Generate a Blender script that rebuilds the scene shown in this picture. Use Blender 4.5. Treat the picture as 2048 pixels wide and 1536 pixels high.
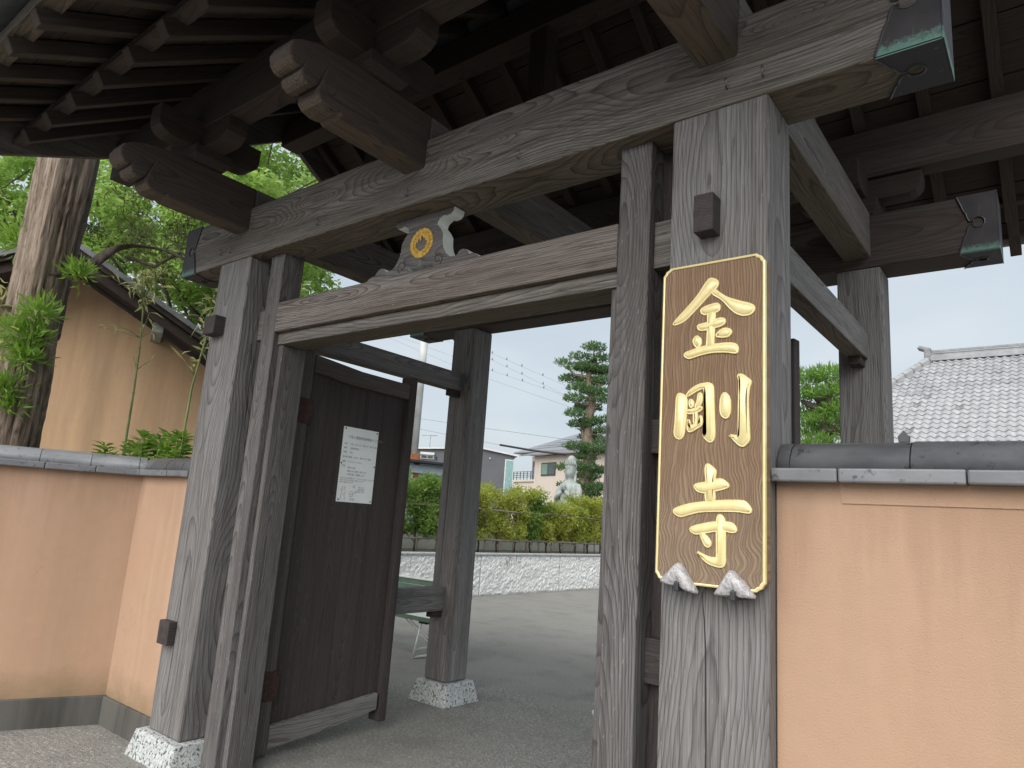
import bpy, bmesh, math, random
import numpy as np
from mathutils import Vector, Matrix
R = math.radians
random.seed(7); rng = np.random.default_rng(11)
for o in list(bpy.data.objects): bpy.data.objects.remove(o, do_unlink=True)
scene = bpy.context.scene
col = scene.collection

# ---------------------------------------------------------------- camera
CAM = Vector((1.7665, -2.3313, 1.55))
def camera_axes(yaw, pitch, roll):
    y, p, r = R(yaw), R(pitch), R(roll)
    f = Vector((-math.sin(y)*math.cos(p), math.cos(y)*math.cos(p), math.sin(p)))
    r0 = Vector((math.cos(y), math.sin(y), 0)); u0 = r0.cross(f)
    return r0*math.cos(r)+u0*math.sin(r), u0*math.cos(r)-r0*math.sin(r), f
cr, cu, cf = camera_axes(38.611, 11.0464, 4.019)
cd = bpy.data.cameras.new('camera'); cam = bpy.data.objects.new('camera', cd); col.objects.link(cam)
cd.sensor_width = 36; cd.lens = 1399.516/2048*36; cd.clip_start = .05; cd.clip_end = 2000
cam.matrix_world = Matrix(((cr.x, cu.x, -cf.x, CAM.x), (cr.y, cu.y, -cf.y, CAM.y), (cr.z, cu.z, -cf.z, CAM.z), (0, 0, 0, 1)))
scene.camera = cam

# ---------------------------------------------------------------- sky, sun, exposure
SUN_EL, SUN_AZ = 41, 166     # degrees; azimuth from +Y clockwise, the direction the light comes from
world = bpy.data.worlds.new('World'); scene.world = world; world.use_nodes = True
wn = world.node_tree.nodes; wl = world.node_tree.links
for n in list(wn): wn.remove(n)
wo = wn.new('ShaderNodeOutputWorld'); bg = wn.new('ShaderNodeBackground'); bg.inputs['Strength'].default_value = .1
sky = wn.new('ShaderNodeTexSky'); sky.sky_type = 'NISHITA'; sky.sun_disc = False
sky.sun_elevation = R(SUN_EL); sky.sun_rotation = R(SUN_AZ); sky.air_density = 1.2; sky.dust_density = 3.0
tc = wn.new('ShaderNodeTexCoord'); mp = wn.new('ShaderNodeMapping'); mp.inputs['Scale'].default_value = (1, 1, 2.6)
nz = wn.new('ShaderNodeTexNoise'); nz.inputs['Scale'].default_value = 2.1; nz.inputs['Detail'].default_value = 5; nz.inputs['Roughness'].default_value = .5
cr_ = wn.new('ShaderNodeValToRGB'); cr_.color_ramp.elements[0].position = .36; cr_.color_ramp.elements[1].position = .66
cr_.color_ramp.elements[0].color = (1.68, 1.92, 2.13, 1); cr_.color_ramp.elements[1].color = (2.08, 2.24, 2.36, 1)
mx = wn.new('ShaderNodeMixRGB'); mx.inputs['Fac'].default_value = .94
wl.new(tc.outputs['Generated'], mp.inputs['Vector']); wl.new(mp.outputs['Vector'], nz.inputs['Vector']); wl.new(nz.outputs['Fac'], cr_.inputs['Fac'])
wl.new(sky.outputs['Color'], mx.inputs['Color1']); wl.new(cr_.outputs['Color'], mx.inputs['Color2'])
wl.new(mx.outputs['Color'], bg.inputs['Color']); wl.new(bg.outputs['Background'], wo.inputs['Surface'])
sd = bpy.data.lights.new('sun', 'SUN'); sd.energy = 1.5; sd.angle = R(70); sd.color = (1, .965, .91)
sun = bpy.data.objects.new('sun', sd); col.objects.link(sun)
to = Vector((math.sin(R(SUN_AZ))*math.cos(R(SUN_EL)), math.cos(R(SUN_AZ))*math.cos(R(SUN_EL)), math.sin(R(SUN_EL))))
sun.rotation_euler = to.to_track_quat('Z', 'Y').to_euler(); sun.location = to*60
vs = scene.view_settings
scene.display_settings.display_device = 'sRGB'; vs.view_transform = 'Standard'; vs.look = 'None'; vs.exposure = 1.75; vs.gamma = 1; vs.use_curve_mapping = False
scene.cycles.use_denoising = True; scene.cycles.max_bounces = 6; scene.cycles.diffuse_bounces = 4
scene.cycles.use_adaptive_sampling = True; scene.cycles.adaptive_threshold = .012

# ---------------------------------------------------------------- helpers
WL = {}
def link(o, parent=None, w=(0, 0, 0)):
    col.objects.link(o); w = Vector(w); WL[o] = w
    if parent is not None: o.parent = parent; o.location = w-WL[parent]
    else: o.location = w
    return o
def thing(name, label, cat, loc=(0, 0, 0), group=None):
    o = link(bpy.data.objects.new(name, None), None, loc); o.empty_display_size = .1
    return tag(o, label, cat, group)
def tag(o, label, cat, group=None):
    o['label'] = label; o['category'] = cat
    if group: o['group'] = group
    return o
def struct(o): o['kind'] = 'structure'; return o
def mesh_obj(name, verts, faces, mat, parent=None, smooth=False, center=True, mats=None, fm=None):
    v = np.array(verts, dtype=float)
    c = (v.min(0)+v.max(0))/2 if center else np.zeros(3)
    me = bpy.data.meshes.new(name); me.from_pydata((v-c).tolist(), [], [list(f) for f in faces])
    for m in (mats or [mat]): me.materials.append(m)
    if fm is not None: me.polygons.foreach_set('material_index', fm)
    if smooth: me.polygons.foreach_set('use_smooth', [True]*len(me.polygons))
    me.validate(); me.update()
    return link(bpy.data.objects.new(name, me), parent, c)
def bm_obj(name, bm, mat, parent=None, smooth=False, center=True, mats=None):
    me = bpy.data.meshes.new(name); bm.normal_update()
    vs_ = np.array([v.co[:] for v in bm.verts]); c = (vs_.min(0)+vs_.max(0))/2 if center else np.zeros(3)
    for v in bm.verts: v.co -= Vector(c)
    bm.to_mesh(me); bm.free()
    for m in (mats or [mat]): me.materials.append(m)
    if smooth: me.polygons.foreach_set('use_smooth', [True]*len(me.polygons))
    return link(bpy.data.objects.new(name, me), parent, c)
def addbox(bm, x0, x1, y0, y1, z0, z1):
    r = bmesh.ops.create_cube(bm, size=1, matrix=Matrix.Translation(((x0+x1)/2, (y0+y1)/2, (z0+z1)/2)) @ Matrix.Diagonal((x1-x0, y1-y0, z1-z0, 1)))
    return r['verts']
def bevel(bm, w, seg=2, ang=30):
    es = [e for e in bm.edges if len(e.link_faces) == 2 and e.calc_face_angle(0) > R(ang)]
    if w > 0 and es: bmesh.ops.bevel(bm, geom=es, offset=w, segments=seg, affect='EDGES', profile=.5)
def box(name, x0, x1, y0, y1, z0, z1, mat, parent=None, bev=.006):
    bm = bmesh.new(); addbox(bm, x0, x1, y0, y1, z0, z1); bevel(bm, bev)
    return bm_obj(name, bm, mat, parent)
def prism(name, poly, axis, a0, a1, mat, parent=None, bev=0, mats=None, side=0, smooth=False):
    """poly: 2-D outline; axis: 'x' -> (y,z), 'y' -> (x,z), 'z' -> (x,y)"""
    def P(p, a): return {'x': (a, p[0], p[1]), 'y': (p[0], a, p[1]), 'z': (p[0], p[1], a)}[axis]
    bm = bmesh.new(); A = [bm.verts.new(P(p, a0)) for p in poly]; B = [bm.verts.new(P(p, a1)) for p in poly]
    n = len(poly); f1 = bm.faces.new(A); f2 = bm.faces.new(B[::-1]); sides = []
    for i in range(n): sides.append(bm.faces.new((A[i], A[(i+1) % n], B[(i+1) % n], B[i])))
    for f in sides: f.material_index = side
    bmesh.ops.recalc_face_normals(bm, faces=bm.faces)
    bevel(bm, bev, 2, 35)
    bmesh.ops.triangulate(bm, faces=[f for f in bm.faces if len(f.verts) > 4])
    return bm_obj(name, bm, mat, parent, smooth, True, mats)
def tube_bm(bm, pts, rad, seg=8, cap=True):
    pts = [Vector(p) for p in pts]; rad = rad if hasattr(rad, '__len__') else [rad]*len(pts)
    rings = []; prev = None
    for i, p in enumerate(pts):
        t = (pts[min(i+1, len(pts)-1)]-pts[max(i-1, 0)]).normalized()
        if prev is None: n = t.orthogonal().normalized()
        else: n = (prev-t*prev.dot(t)); n = n.normalized() if n.length > 1e-6 else t.orthogonal().normalized()
        prev = n; b = t.cross(n)
        rings.append([bm.verts.new(p+(n*math.cos(2*math.pi*k/seg)+b*math.sin(2*math.pi*k/seg))*rad[i]) for k in range(seg)])
    for a, b in zip(rings, rings[1:]):
        for k in range(seg): bm.faces.new((a[k], a[(k+1) % seg], b[(k+1) % seg], b[k]))
    if cap:
        bm.faces.new(rings[0][::-1]); bm.faces.new(rings[-1])
def tube(name, pts, rad, mat, parent=None, seg=8):
    bm = bmesh.new(); tube_bm(bm, pts, rad, seg); return bm_obj(name, bm, mat, parent, True)
def inst(src, parent, loc, rot=None, name=None, scale=None):
    o = src.copy(); o.name = name or src.name.split('.')[0]
    link(o, parent, loc)
    if rot is not None: o.rotation_euler = rot
    if scale is not None: o.scale = scale
    return o

# ---------------------------------------------------------------- materials
class NT:
    def __init__(s, name):
        m = bpy.data.materials.new(name); m.use_nodes = True; s.m = m; s.t = m.node_tree
        s.b = s.t.nodes['Principled BSDF']; s.out = s.t.nodes['Material Output']
    def n(s, typ, **kw):
        nd = s.t.nodes.new('ShaderNode'+typ)
        for k, v in kw.items():
            if k in nd.inputs: s.set(nd.inputs[k], v)
            else: setattr(nd, k, v)
        return nd
    def set(s, sock, v):
        if isinstance(v, bpy.types.NodeSocket): s.t.links.new(v, sock)
        else:
            if hasattr(sock.default_value, '__len__') and hasattr(v, '__len__') and len(sock.default_value) == 4 and len(v) == 3: v = (*v, 1)
            sock.default_value = v
    def math(s, op, a, b=0.0, c=None, clamp=False):
        nd = s.t.nodes.new('ShaderNodeMath'); nd.operation = op; nd.use_clamp = clamp
        s.set(nd.inputs[0], a); s.set(nd.inputs[1], b)
        if c is not None: s.set(nd.inputs[2], c)
        return nd.outputs[0]
    def mix(s, f, a, b, mode='MIX'):
        nd = s.t.nodes.new('ShaderNodeMixRGB'); nd.blend_type = mode
        s.set(nd.inputs[0], f); s.set(nd.inputs[1], a); s.set(nd.inputs[2], b); return nd.outputs[0]
    def ramp(s, f, *st):
        nd = s.t.nodes.new('ShaderNodeValToRGB'); e = nd.color_ramp.elements
        while len(e) < len(st): e.new(.5)
        for i, (p, c) in enumerate(st):
            e[i].position = p; c = (c, c, c) if not hasattr(c, '__len__') else c; e[i].color = (*c[:3], 1)
        s.set(nd.inputs[0], f); return nd.outputs[0]
    def coord(s, kind='Object'): return s.t.nodes.new('ShaderNodeTexCoord').outputs[kind]
    def noise(s, vec, scale, detail=3, rough=.55, sc=None, dist=0):
        if sc is not None:
            m = s.n('Mapping'); s.set(m.inputs['Vector'], vec); m.inputs['Scale'].default_value = sc; vec = m.outputs[0]
        nd = s.n('TexNoise'); nd.inputs['Scale'].default_value = scale; nd.inputs['Detail'].default_value = detail
        nd.inputs['Roughness'].default_value = rough; nd.inputs['Distortion'].default_value = dist; s.set(nd.inputs['Vector'], vec)
        return nd.outputs['Fac']
    def bump(s, h, dist, strength=1.0):
        nd = s.n('Bump'); nd.inputs['Strength'].default_value = strength; nd.inputs['Distance'].default_value = dist; s.set(nd.inputs['Height'], h)
        s.set(s.b.inputs['Normal'], nd.outputs[0])
    def fin(s, color, rough=.7, spec=.3, metal=0):
        s.set(s.b.inputs['Base Color'], color); s.set(s.b.inputs['Roughness'], rough); s.set(s.b.inputs['Specular IOR Level'], spec); s.set(s.b.inputs['Metallic'], metal)
        return s.m
def vec_offset(N):
    """object coordinates shifted by a per-object random amount"""
    rnd = N.n('ObjectInfo').outputs['Random']
    cmb = N.n('CombineXYZ'); N.set(cmb.inputs[0], N.math('MULTIPLY', rnd, 37.)); N.set(cmb.inputs[1], N.math('MULTIPLY', rnd, 53.)); N.set(cmb.inputs[2], N.math('MULTIPLY', rnd, 71.))
    va = N.n('VectorMath', operation='ADD'); N.set(va.inputs[0], N.coord()); N.set(va.inputs[1], cmb.outputs[0])
    return va.outputs[0], rnd
WOODS = {}
def wood(axis, light=(.228, .226, .227), dark=(.042, .037, .036), brown=(.145, .124, .112), under=(.17, .13, .09), freq=92, key='w', rough=.78, grain=1.0, brown_amt=.5, wander=.24, relief=.0016, silver=.35, lite=False, streak=1.0, knots=()):
    k = (axis, key)
    if k in WOODS: return WOODS[k]
    N = NT('weathered_wood_%s_%s' % (key, axis))
    co = N.coord(); rnd = N.n('ObjectInfo').outputs['Random']
    sp = N.n('SeparateXYZ'); N.set(sp.inputs[0], co)
    i = 'xyz'.index(axis); a = sp.outputs[i]; b = sp.outputs[(i+1) % 3]; c = sp.outputs[(i+2) % 3]
    r50 = N.math('MULTIPLY', rnd, 91.7)
    def vec(x, y, z):
        cb = N.n('CombineXYZ'); N.set(cb.inputs[0], x); N.set(cb.inputs[1], y); N.set(cb.inputs[2], z); return cb.outputs[0]
    nw = N.n('TexNoise'); nw.inputs['Scale'].default_value = 1; nw.inputs['Detail'].default_value = 1.5
    N.set(nw.inputs['Vector'], vec(N.math('MULTIPLY', a, .8), r50, N.math('ADD', r50, 3.3)))
    sc = N.n('SeparateColor'); N.set(sc.inputs[0], nw.outputs['Color'])
    wb = N.math('MULTIPLY', N.math('SUBTRACT', sc.outputs[0], .5), wander); wc = N.math('MULTIPLY', N.math('SUBTRACT', sc.outputs[1], .5), wander)
    nd = N.noise(vec(N.math('MULTIPLY', a, 2.2), N.math('ADD', N.math('MULTIPLY', b, 7.), r50), N.math('MULTIPLY', c, 7.)), 1, 3)
    ndist = N.math('MULTIPLY', N.math('SUBTRACT', nd, .5), .017)
    ob = N.math('MULTIPLY', N.math('SUBTRACT', N.math('FRACT', N.math('MULTIPLY', rnd, 7.31)), .5), .16)
    oc = N.math('MULTIPLY', N.math('SUBTRACT', N.math('FRACT', N.math('MULTIPLY', rnd, 13.7)), .5), .16)
    bb = N.math('ADD', N.math('ADD', b, wb), ob); cc = N.math('ADD', N.math('ADD', c, wc), oc)
    r = N.math('ADD', N.math('SQRT', N.math('ADD', N.math('MULTIPLY', bb, bb), N.math('MULTIPLY', cc, cc))), ndist)
    for (ka, kc, la, lc, amp) in knots:                 # long eye-shaped figure round a knot
        q1 = N.math('DIVIDE', N.math('SUBTRACT', a, ka), la); q2 = N.math('DIVIDE', N.math('SUBTRACT', c, kc), lc)
        dd = N.math('SQRT', N.math('ADD', N.math('MULTIPLY', q1, q1), N.math('MULTIPLY', q2, q2)))
        r = N.math('ADD', r, N.math('MULTIPLY', N.math('EXPONENT', N.math('MULTIPLY', dd, -2.2)), amp))
    saw = N.math('FRACT', N.math('MULTIPLY', r, freq))
    line = N.ramp(saw, (0, .0), (.45, .12), (.8, .55), (.93, 1), (1, 0))
    fibre = N.noise(vec(N.math('MULTIPLY', a, 5.), N.math('ADD', N.math('MULTIPLY', b, 210.), r50), N.math('MULTIPLY', c, 210.)), 1, 2, .6)
    big = N.noise(vec(N.math('MULTIPLY', a, 1.3), N.math('ADD', N.math('MULTIPLY', b, 9.), r50), N.math('MULTIPLY', c, 9.)), 1, 4, .6)
    big2 = N.noise(vec(N.math('MULTIPLY', a, .7), N.math('MULTIPLY', b, 2.5), N.math('ADD', N.math('MULTIPLY', c, 2.5), r50)), 1, 3, .6)
    base = N.mix(N.math('MULTIPLY', N.ramp(big, (.35, 0), (.75, 1)), brown_amt), light, brown)
    sil = tuple(min(1, x*1.35+.02) for x in light)
    base = N.mix(N.math('MULTIPLY', N.ramp(big2, (.5, 0), (.72, 1)), silver), base, sil)
    stk = N.noise(vec(N.math('MULTIPLY', a, .45), N.math('ADD', N.math('MULTIPLY', b, 24.), r50), N.math('MULTIPLY', c, 24.)), 1, 3, .65)
    base = N.mix(N.ramp(stk, (.34, .42*streak), (.55, 0)), base, tuple(x*.5 for x in brown))
    base = N.mix(N.ramp(stk, (.55, 0), (.75, .32*streak*silver*1.6)), base, sil)
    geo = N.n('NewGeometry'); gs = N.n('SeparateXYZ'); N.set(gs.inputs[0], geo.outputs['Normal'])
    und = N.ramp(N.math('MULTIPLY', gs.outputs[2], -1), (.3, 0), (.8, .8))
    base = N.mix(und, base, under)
    gr = N.math('MULTIPLY', line, N.math('MULTIPLY_ADD', big2, 1.1, .1 if grain > .6 else 0.))
    base = N.mix(N.math('MULTIPLY', gr, .95*grain, clamp=True), base, dark)
    base = N.mix(N.ramp(fibre, (.28, .7*grain), (.52, 0.)), base, dark)
    ck = 0.
    if not lite:
        scr = N.noise(vec(N.math('MULTIPLY', a, 26.), N.math('ADD', N.math('MULTIPLY', b, 170.), r50), N.math('MULTIPLY', c, 170.)), 1, 2, .5)
        base = N.mix(N.ramp(scr, (.67, 0), (.73, .4*silver*2)), base, (.42, .41, .4))
        # drying cracks running along the grain
        crk = N.noise(vec(N.math('MULTIPLY', a, .8), N.math('ADD', N.math('MULTIPLY', b, 26.), r50), N.math('MULTIPLY', c, 26.)), 1, 1, .5)
        ck = N.ramp(N.math('ABSOLUTE', N.math('SUBTRACT', crk, .5)), (0, 1), (.006, 0)); ck = N.math('MULTIPLY', ck, N.ramp(big2, (.55, 0), (.62, 1)))
        base = N.mix(N.math('MULTIPLY', ck, .8), base, (.02, .017, .015))
    h = N.math('SUBTRACT', N.math('MULTIPLY', fibre, .5), N.math('ADD', N.math('MULTIPLY', line, .8), N.math('MULTIPLY', ck, 2.)))
    N.bump(h, relief, .8)
    WOODS[k] = N.fin(base, rough, .25); return WOODS[k]
def W(axis): return wood(axis)                                                                     # exposed, silvered timber
def WB(axis): return wood(axis, (.205, .194, .185), (.032, .027, .025), (.135, .11, .094), (.135, .105, .068), 92, 'b', brown_amt=.75, silver=.3, grain=1.1)   # sheltered, browner beams
def WC(axis): return wood(axis, (.215, .203, .193), (.03, .026, .024), (.135, .11, .094), (.15, .115, .072), 92, 'crown', brown_amt=.75, silver=.3, grain=1.15, knots=((.50, .03, .62, .10, .16), (-.85, .06, .5, .08, .09), (1.95, .09, .7, .12, .13)))   # crown beam with its figured grain
def WD(axis): return wood(axis, (.05, .042, .038), (.016, .013, .012), (.062, .038, .031), (.075, .056, .045), 70, 'd', brown_amt=.6, silver=.08, grain=.7, relief=.0008, lite=True)  # roof timbers
def WR(axis): return wood(axis, (.075, .065, .06), (.022, .018, .017), (.07, .046, .039), (.07, .052, .04), 80, 'r', brown_amt=.7, silver=.12, grain=.9, relief=.001, lite=True)  # rear beams
def WN(axis): return wood(axis, (.085, .07, .063), (.024, .019, .017), (.09, .066, .055), (.125, .098, .07), 74, 'n', brown_amt=.7, silver=.08, grain=.8)   # carved beam ends
def WJ(axis): return wood(axis, (.155, .151, .152), (.034, .03, .029), (.105, .086, .08), (.12, .095, .066), 100, 'j', brown_amt=.65, silver=.5, grain=1.1)   # jambs
def WDOOR(axis): return wood(axis, (.066, .057, .056), (.025, .02, .02), (.05, .037, .035), (.06, .045, .042), 85, 'door', brown_amt=.6, silver=.12, grain=.7, relief=.001)
def simple(name, c, rough=.6, spec=.3, metal=0, var=.12, scale=8, bumpd=0):
    N = NT(name); v, rnd = vec_offset(N)
    f = N.noise(v, scale, 4)
    base = N.mix(N.ramp(f, (.3, 0), (.7, 1)), tuple(x*(1-var) for x in c), tuple(min(1, x*(1+var)) for x in c))
    if bumpd: N.bump(f, bumpd)
    return N.fin(base, rough, spec, metal)
def plaster(name, c1, c2, stain=(.3, .22, .14), grime=.35, foot=None, head=None):
    N = NT(name); v = N.coord()
    big = N.noise(v, 1.3, 3); fine = N.noise(v, 160, 2, .6); mid = N.noise(v, 14, 4, .6)
    base = N.mix(N.ramp(big, (.35, 0), (.7, 1)), c1, c2)
    st = N.noise(v, 1, 4, .6, sc=(5, 5, .5)); base = N.mix(N.ramp(st, (.5, 0), (.75, .5)), base, tuple(min(1, x*1.16) for x in c1))
    sd_ = N.noise(v, 1, 4, .65, sc=(3.2, 3.2, .35)); base = N.mix(N.ramp(sd_, (.5, 0), (.8, grime*1.3)), base, stain)
    cr1 = N.noise(v, 2.6, 5, .6, dist=.9); crk = N.ramp(N.math('ABSOLUTE', N.math('SUBTRACT', cr1, .5)), (0, 1), (.0035, 0)); cmask = N.ramp(N.noise(v, .9, 2), (.56, 0), (.62, .5)); base = N.mix(N.math('MULTIPLY', crk, cmask), base, tuple(x*.45 for x in c1))
    pit = N.noise(v, 230, 1, .5); base = N.mix(N.ramp(pit, (.22, .45), (.34, 0)), base, tuple(x*.45 for x in c1))
    base = N.mix(N.ramp(mid, (.3, .12), (.6, 0)), base, tuple(x*.7 for x in c1))
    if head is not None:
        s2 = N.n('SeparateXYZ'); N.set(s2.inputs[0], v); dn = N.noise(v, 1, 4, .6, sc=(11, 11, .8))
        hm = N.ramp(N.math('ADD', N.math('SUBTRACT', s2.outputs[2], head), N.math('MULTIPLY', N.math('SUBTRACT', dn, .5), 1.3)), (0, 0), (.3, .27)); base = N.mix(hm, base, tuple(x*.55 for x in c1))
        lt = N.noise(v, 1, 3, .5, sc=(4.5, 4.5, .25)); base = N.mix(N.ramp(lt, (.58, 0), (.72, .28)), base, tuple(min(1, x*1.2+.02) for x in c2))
    if foot is not None:
        sp = N.n('SeparateXYZ'); N.set(sp.inputs[0], v); hgt = N.math('SUBTRACT', N.math('SUBTRACT', sp.outputs[2], foot), N.math('MULTIPLY', N.noise(v, 7, 5, .7), .34))
        base = N.mix(N.ramp(N.math('MULTIPLY', hgt, -4.), (-.2, 0), (.9, .75)), base, (.20, .15, .085))
    N.bump(N.math('ADD', fine, N.math('MULTIPLY', pit, .6)), .0022, .7)
    return N.fin(base, .92, .12)
def granite(name, lo, hi, dk, scale=140):
    N = NT(name); v, rnd = vec_offset(N)
    a = N.noise(v, scale, 2, .7); b = N.noise(v, scale*.5, 2, .6); c = N.noise(v, 5, 3)
    base = N.mix(N.ramp(a, (.4, 0), (.6, 1)), lo, hi); base = N.mix(N.ramp(b, (.36, .9), (.47, 0)), base, dk)
    base = N.mix(N.ramp(c, (.4, 0), (.8, .3)), base, tuple(x*.6 for x in lo))
    N.bump(a, .002, .5); return N.fin(base, .75, .3)
M = {}
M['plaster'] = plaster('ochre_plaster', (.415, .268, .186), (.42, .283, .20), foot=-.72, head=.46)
M['plaster2'] = plaster('tan_plaster', (.58, .385, .235), (.56, .385, .25), (.24, .18, .11), .42)
M['plinth'] = plaster('plinth_concrete', (.125, .12, .111), (.10, .098, .092), (.035, .034, .031), .8)
M['granite'] = granite('granite_base', (.32, .35, .35), (.55, .57, .57), (.05, .055, .055), 95)
M['granite_wall'] = None
def tile_mat():
    N = NT('smoked_roof_tile'); v, rnd = vec_offset(N)
    a = N.noise(v, 5, 4, .6, sc=(1, 2, 2)); b = N.noise(v, 22, 5, .7)
    base = N.mix(N.ramp(a, (.3, 0), (.7, 1)), (.11, .114, .124), (.205, .212, .228)); base = N.mix(N.math('MULTIPLY', rnd, .35), base, (.095, .098, .106))
    base = N.mix(N.ramp(b, (.58, 0), (.68, .9)), base, (.035, .035, .036)); N.bump(b, .001, .4)
    return N.fin(base, N.ramp(b, (.3, .3), (.7, .5)), .6)
M['tile'] = tile_mat()
def copper():
    N = NT('dark_copper_sheet'); v = N.coord(); sp = N.n('SeparateXYZ'); N.set(sp.inputs[0], v)
    a = N.noise(v, 9, 4); b = N.noise(v, 60, 4, .7)
    base = N.mix(N.ramp(a, (.3, 0), (.7, 1)), (.030, .029, .033), (.055, .050, .056))
    geo = N.n('NewGeometry'); gz = N.n('SeparateXYZ'); N.set(gz.inputs[0], geo.outputs['Normal'])
    edge = N.math('ADD', N.math('SUBTRACT', N.math('ADD', sp.outputs[2], .172), N.math('MULTIPLY', b, .10)), N.math('MULTIPLY', N.math('ABSOLUTE', gz.outputs[2]), .06))
    base = N.mix(N.ramp(N.math('MULTIPLY', edge, -22.), (.25, 0), (1.0, .75)), base, (.13, .27, .23))
    st = N.noise(v, 1, 3, .6, sc=(30, 30, 1.2)); base = N.mix(N.ramp(st, (.62, 0), (.75, .35)), base, (.2, .3, .27))
    N.bump(a, .0015, .5)
    return N.fin(base, N.ramp(a, (.3, .5), (.7, .75)), .3, .0)
M['copper'] = copper()
M['rim'] = simple('copper_rim', (.055, .055, .06), .4, .5, .4)
M['iron'] = simple('rusty_iron', (.055, .03, .026), .75, .3, .2, .4, 40)
M['steel'] = simple('wire_steel', (.2, .2, .2), .4, .5, .8)
def gold():
    N = NT('gold_leaf'); v = N.coord(); a = N.noise(v, 35, 3)
    N.bump(a, .0006, .4)
    return N.fin(N.mix(N.ramp(a, (.3, 0), (.7, 1)), (.74, .60, .27), (.80, .69, .37)), .28, .6, .1)
M['gold'] = gold()
M['gold2'] = simple('old_gold', (.62, .40, .09), .35, .5, .25, .2, 60)
M['white_paint'] = simple('white_paint', (.66, .70, .67), .7, .2, 0, .06)
M['white_metal'] = simple('white_painted_steel', (.68, .70, .68), .45, .4, 0, .1)
M['paper'] = simple('laminated_paper', (.82, .86, .86), .35, .4, 0, .03)
M['ink'] = simple('black_ink', (.20, .20, .21), .6, .2)
M['black'] = simple('black_plastic', (.02, .02, .022), .5, .4)
def signwood():
    N = NT('carved_sign_wood'); v = N.coord(); sp = N.n('SeparateXYZ'); N.set(sp.inputs[0], v)
    x, z = sp.outputs[0], sp.outputs[2]
    def vec(a, b): 
        cb = N.n('CombineXYZ'); N.set(cb.inputs[0], a); N.set(cb.inputs[2], b); return cb.outputs[0]
    w1 = N.noise(vec(N.math('MULTIPLY', x, 3.), N.math('MULTIPLY', z, 3.6)), 1, 2.5, .55)
    low = N.ramp(z, (0, .55), (.25, .16), (1, .08))      # ramp clamps: calmer grain above mid-height
    zz = N.math('MULTIPLY_ADD', z, -1., .02); amt = N.math('ADD', N.math('MULTIPLY', N.math('MAXIMUM', zz, 0.), .20), .03)
    u = N.math('ADD', x, N.math('MULTIPLY', N.math('SUBTRACT', w1, .5), N.math('MULTIPLY', amt, 2.2)))
    irr = N.noise(vec(N.math('MULTIPLY', u, 34.), N.math('MULTIPLY', z, 2.)), 1, 2, .6)
    saw = N.math('FRACT', N.math('ADD', N.math('MULTIPLY', u, 92.), N.math('MULTIPLY', irr, 2.6)))
    ln = N.ramp(saw, (0, 1), (.28, .95), (.5, 0), (.85, .05), (1, 1))
    fib = N.noise(vec(N.math('MULTIPLY', x, 260.), N.math('MULTIPLY', z, 10.)), 1, 2)
    big = N.noise(v, 4, 3)
    base = N.mix(N.ramp(big, (.35, 0), (.7, 1)), (.225, .135, .077), (.255, .168, .105))
    base = N.mix(N.ramp(N.math('MULTIPLY_ADD', z, -1., .0), (.0, 0), (.5, .55)), base, (.275, .22, .165))
    base = N.mix(N.math('MULTIPLY', ln, N.math('MULTIPLY_ADD', irr, .6, .05)), base, (.10, .064, .042)); base = N.mix(N.ramp(fib, (.3, .4), (.5, 0)), base, (.07, .045, .03))
    N.bump(N.math('SUBTRACT', N.math('MULTIPLY', fib, .3), ln), .0022, .9)
    return N.fin(base, .6, .3)
M['sign'] = signwood()
def ground_mat(name, c1, c2, dk, speck, stainc):
    N = NT(name); v = N.coord()
    a = N.noise(v, 125, 2, .7); b = N.noise(v, 62, 2, .6); c = N.noise(v, .45, 4, .6); d = N.noise(v, 2.3, 4, .6)
    base = N.mix(N.ramp(a, (.36, 0), (.66, 1)), c1, c2)
    base = N.mix(N.ramp(b, (.6, 0), (.7, .8)), base, speck); base = N.mix(N.ramp(b, (.3, .8), (.42, 0)), base, dk)
    base = N.mix(N.ramp(c, (.40, 0), (.70, .55)), base, stainc); base = N.mix(N.ramp(d, (.5, 0), (.78, .4)), base, dk)
    N.bump(N.math('ADD', a, b), .006, .7)
    return N.fin(base, .88, .25)
M['asphalt'] = ground_mat('old_asphalt', (.165, .16, .148), (.29, .282, .265), (.085, .082, .078), (.46, .45, .42), (.29, .277, .252))
M['apron'] = ground_mat('washed_gravel_concrete', (.150, .148, .138), (.31, .305, .29), (.058, .057, .055), (.54, .53, .50), (.20, .195, .17))
def leaf(name, c1, c2, tr=.4, scale=1.3):
    N = NT(name); v = N.coord(); geo = N.n('NewGeometry')
    f = N.noise(v, scale, 3); rp = geo.outputs['Random Per Island']
    base = N.mix(N.ramp(f, (.32, 0), (.68, 1)), c1, c2)
    base = N.mix(N.math('MULTIPLY', rp, .45), base, tuple(x*.5 for x in c1))
    N.fin(base, .55, .35); tl = N.n('BsdfTranslucent'); N.set(tl.inputs[0], N.mix(.5, base, tuple(min(1, x*1.5) for x in c2)))
    ms = N.n('MixShader'); ms.inputs[0].default_value = tr; N.set(ms.inputs[1], N.b.outputs[0]); N.set(ms.inputs[2], tl.outputs[0]); N.set(N.out.inputs[0], ms.outputs[0])
    return N.m
M['leaf_tree'] = leaf('broad_leaf', (.17, .30, .06), (.35, .50, .13), .55)
M['leaf_maki'] = leaf('maki_leaf', (.12, .25, .04), (.28, .45, .07), .45, 6)
M['leaf_needle'] = leaf('dry_needle', (.07, .08, .03), (.11, .12, .04), .35)
M['leaf_hedge'] = leaf('hedge_leaf', (.19, .28, .05), (.52, .53, .11), .5, 1.2)
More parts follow.
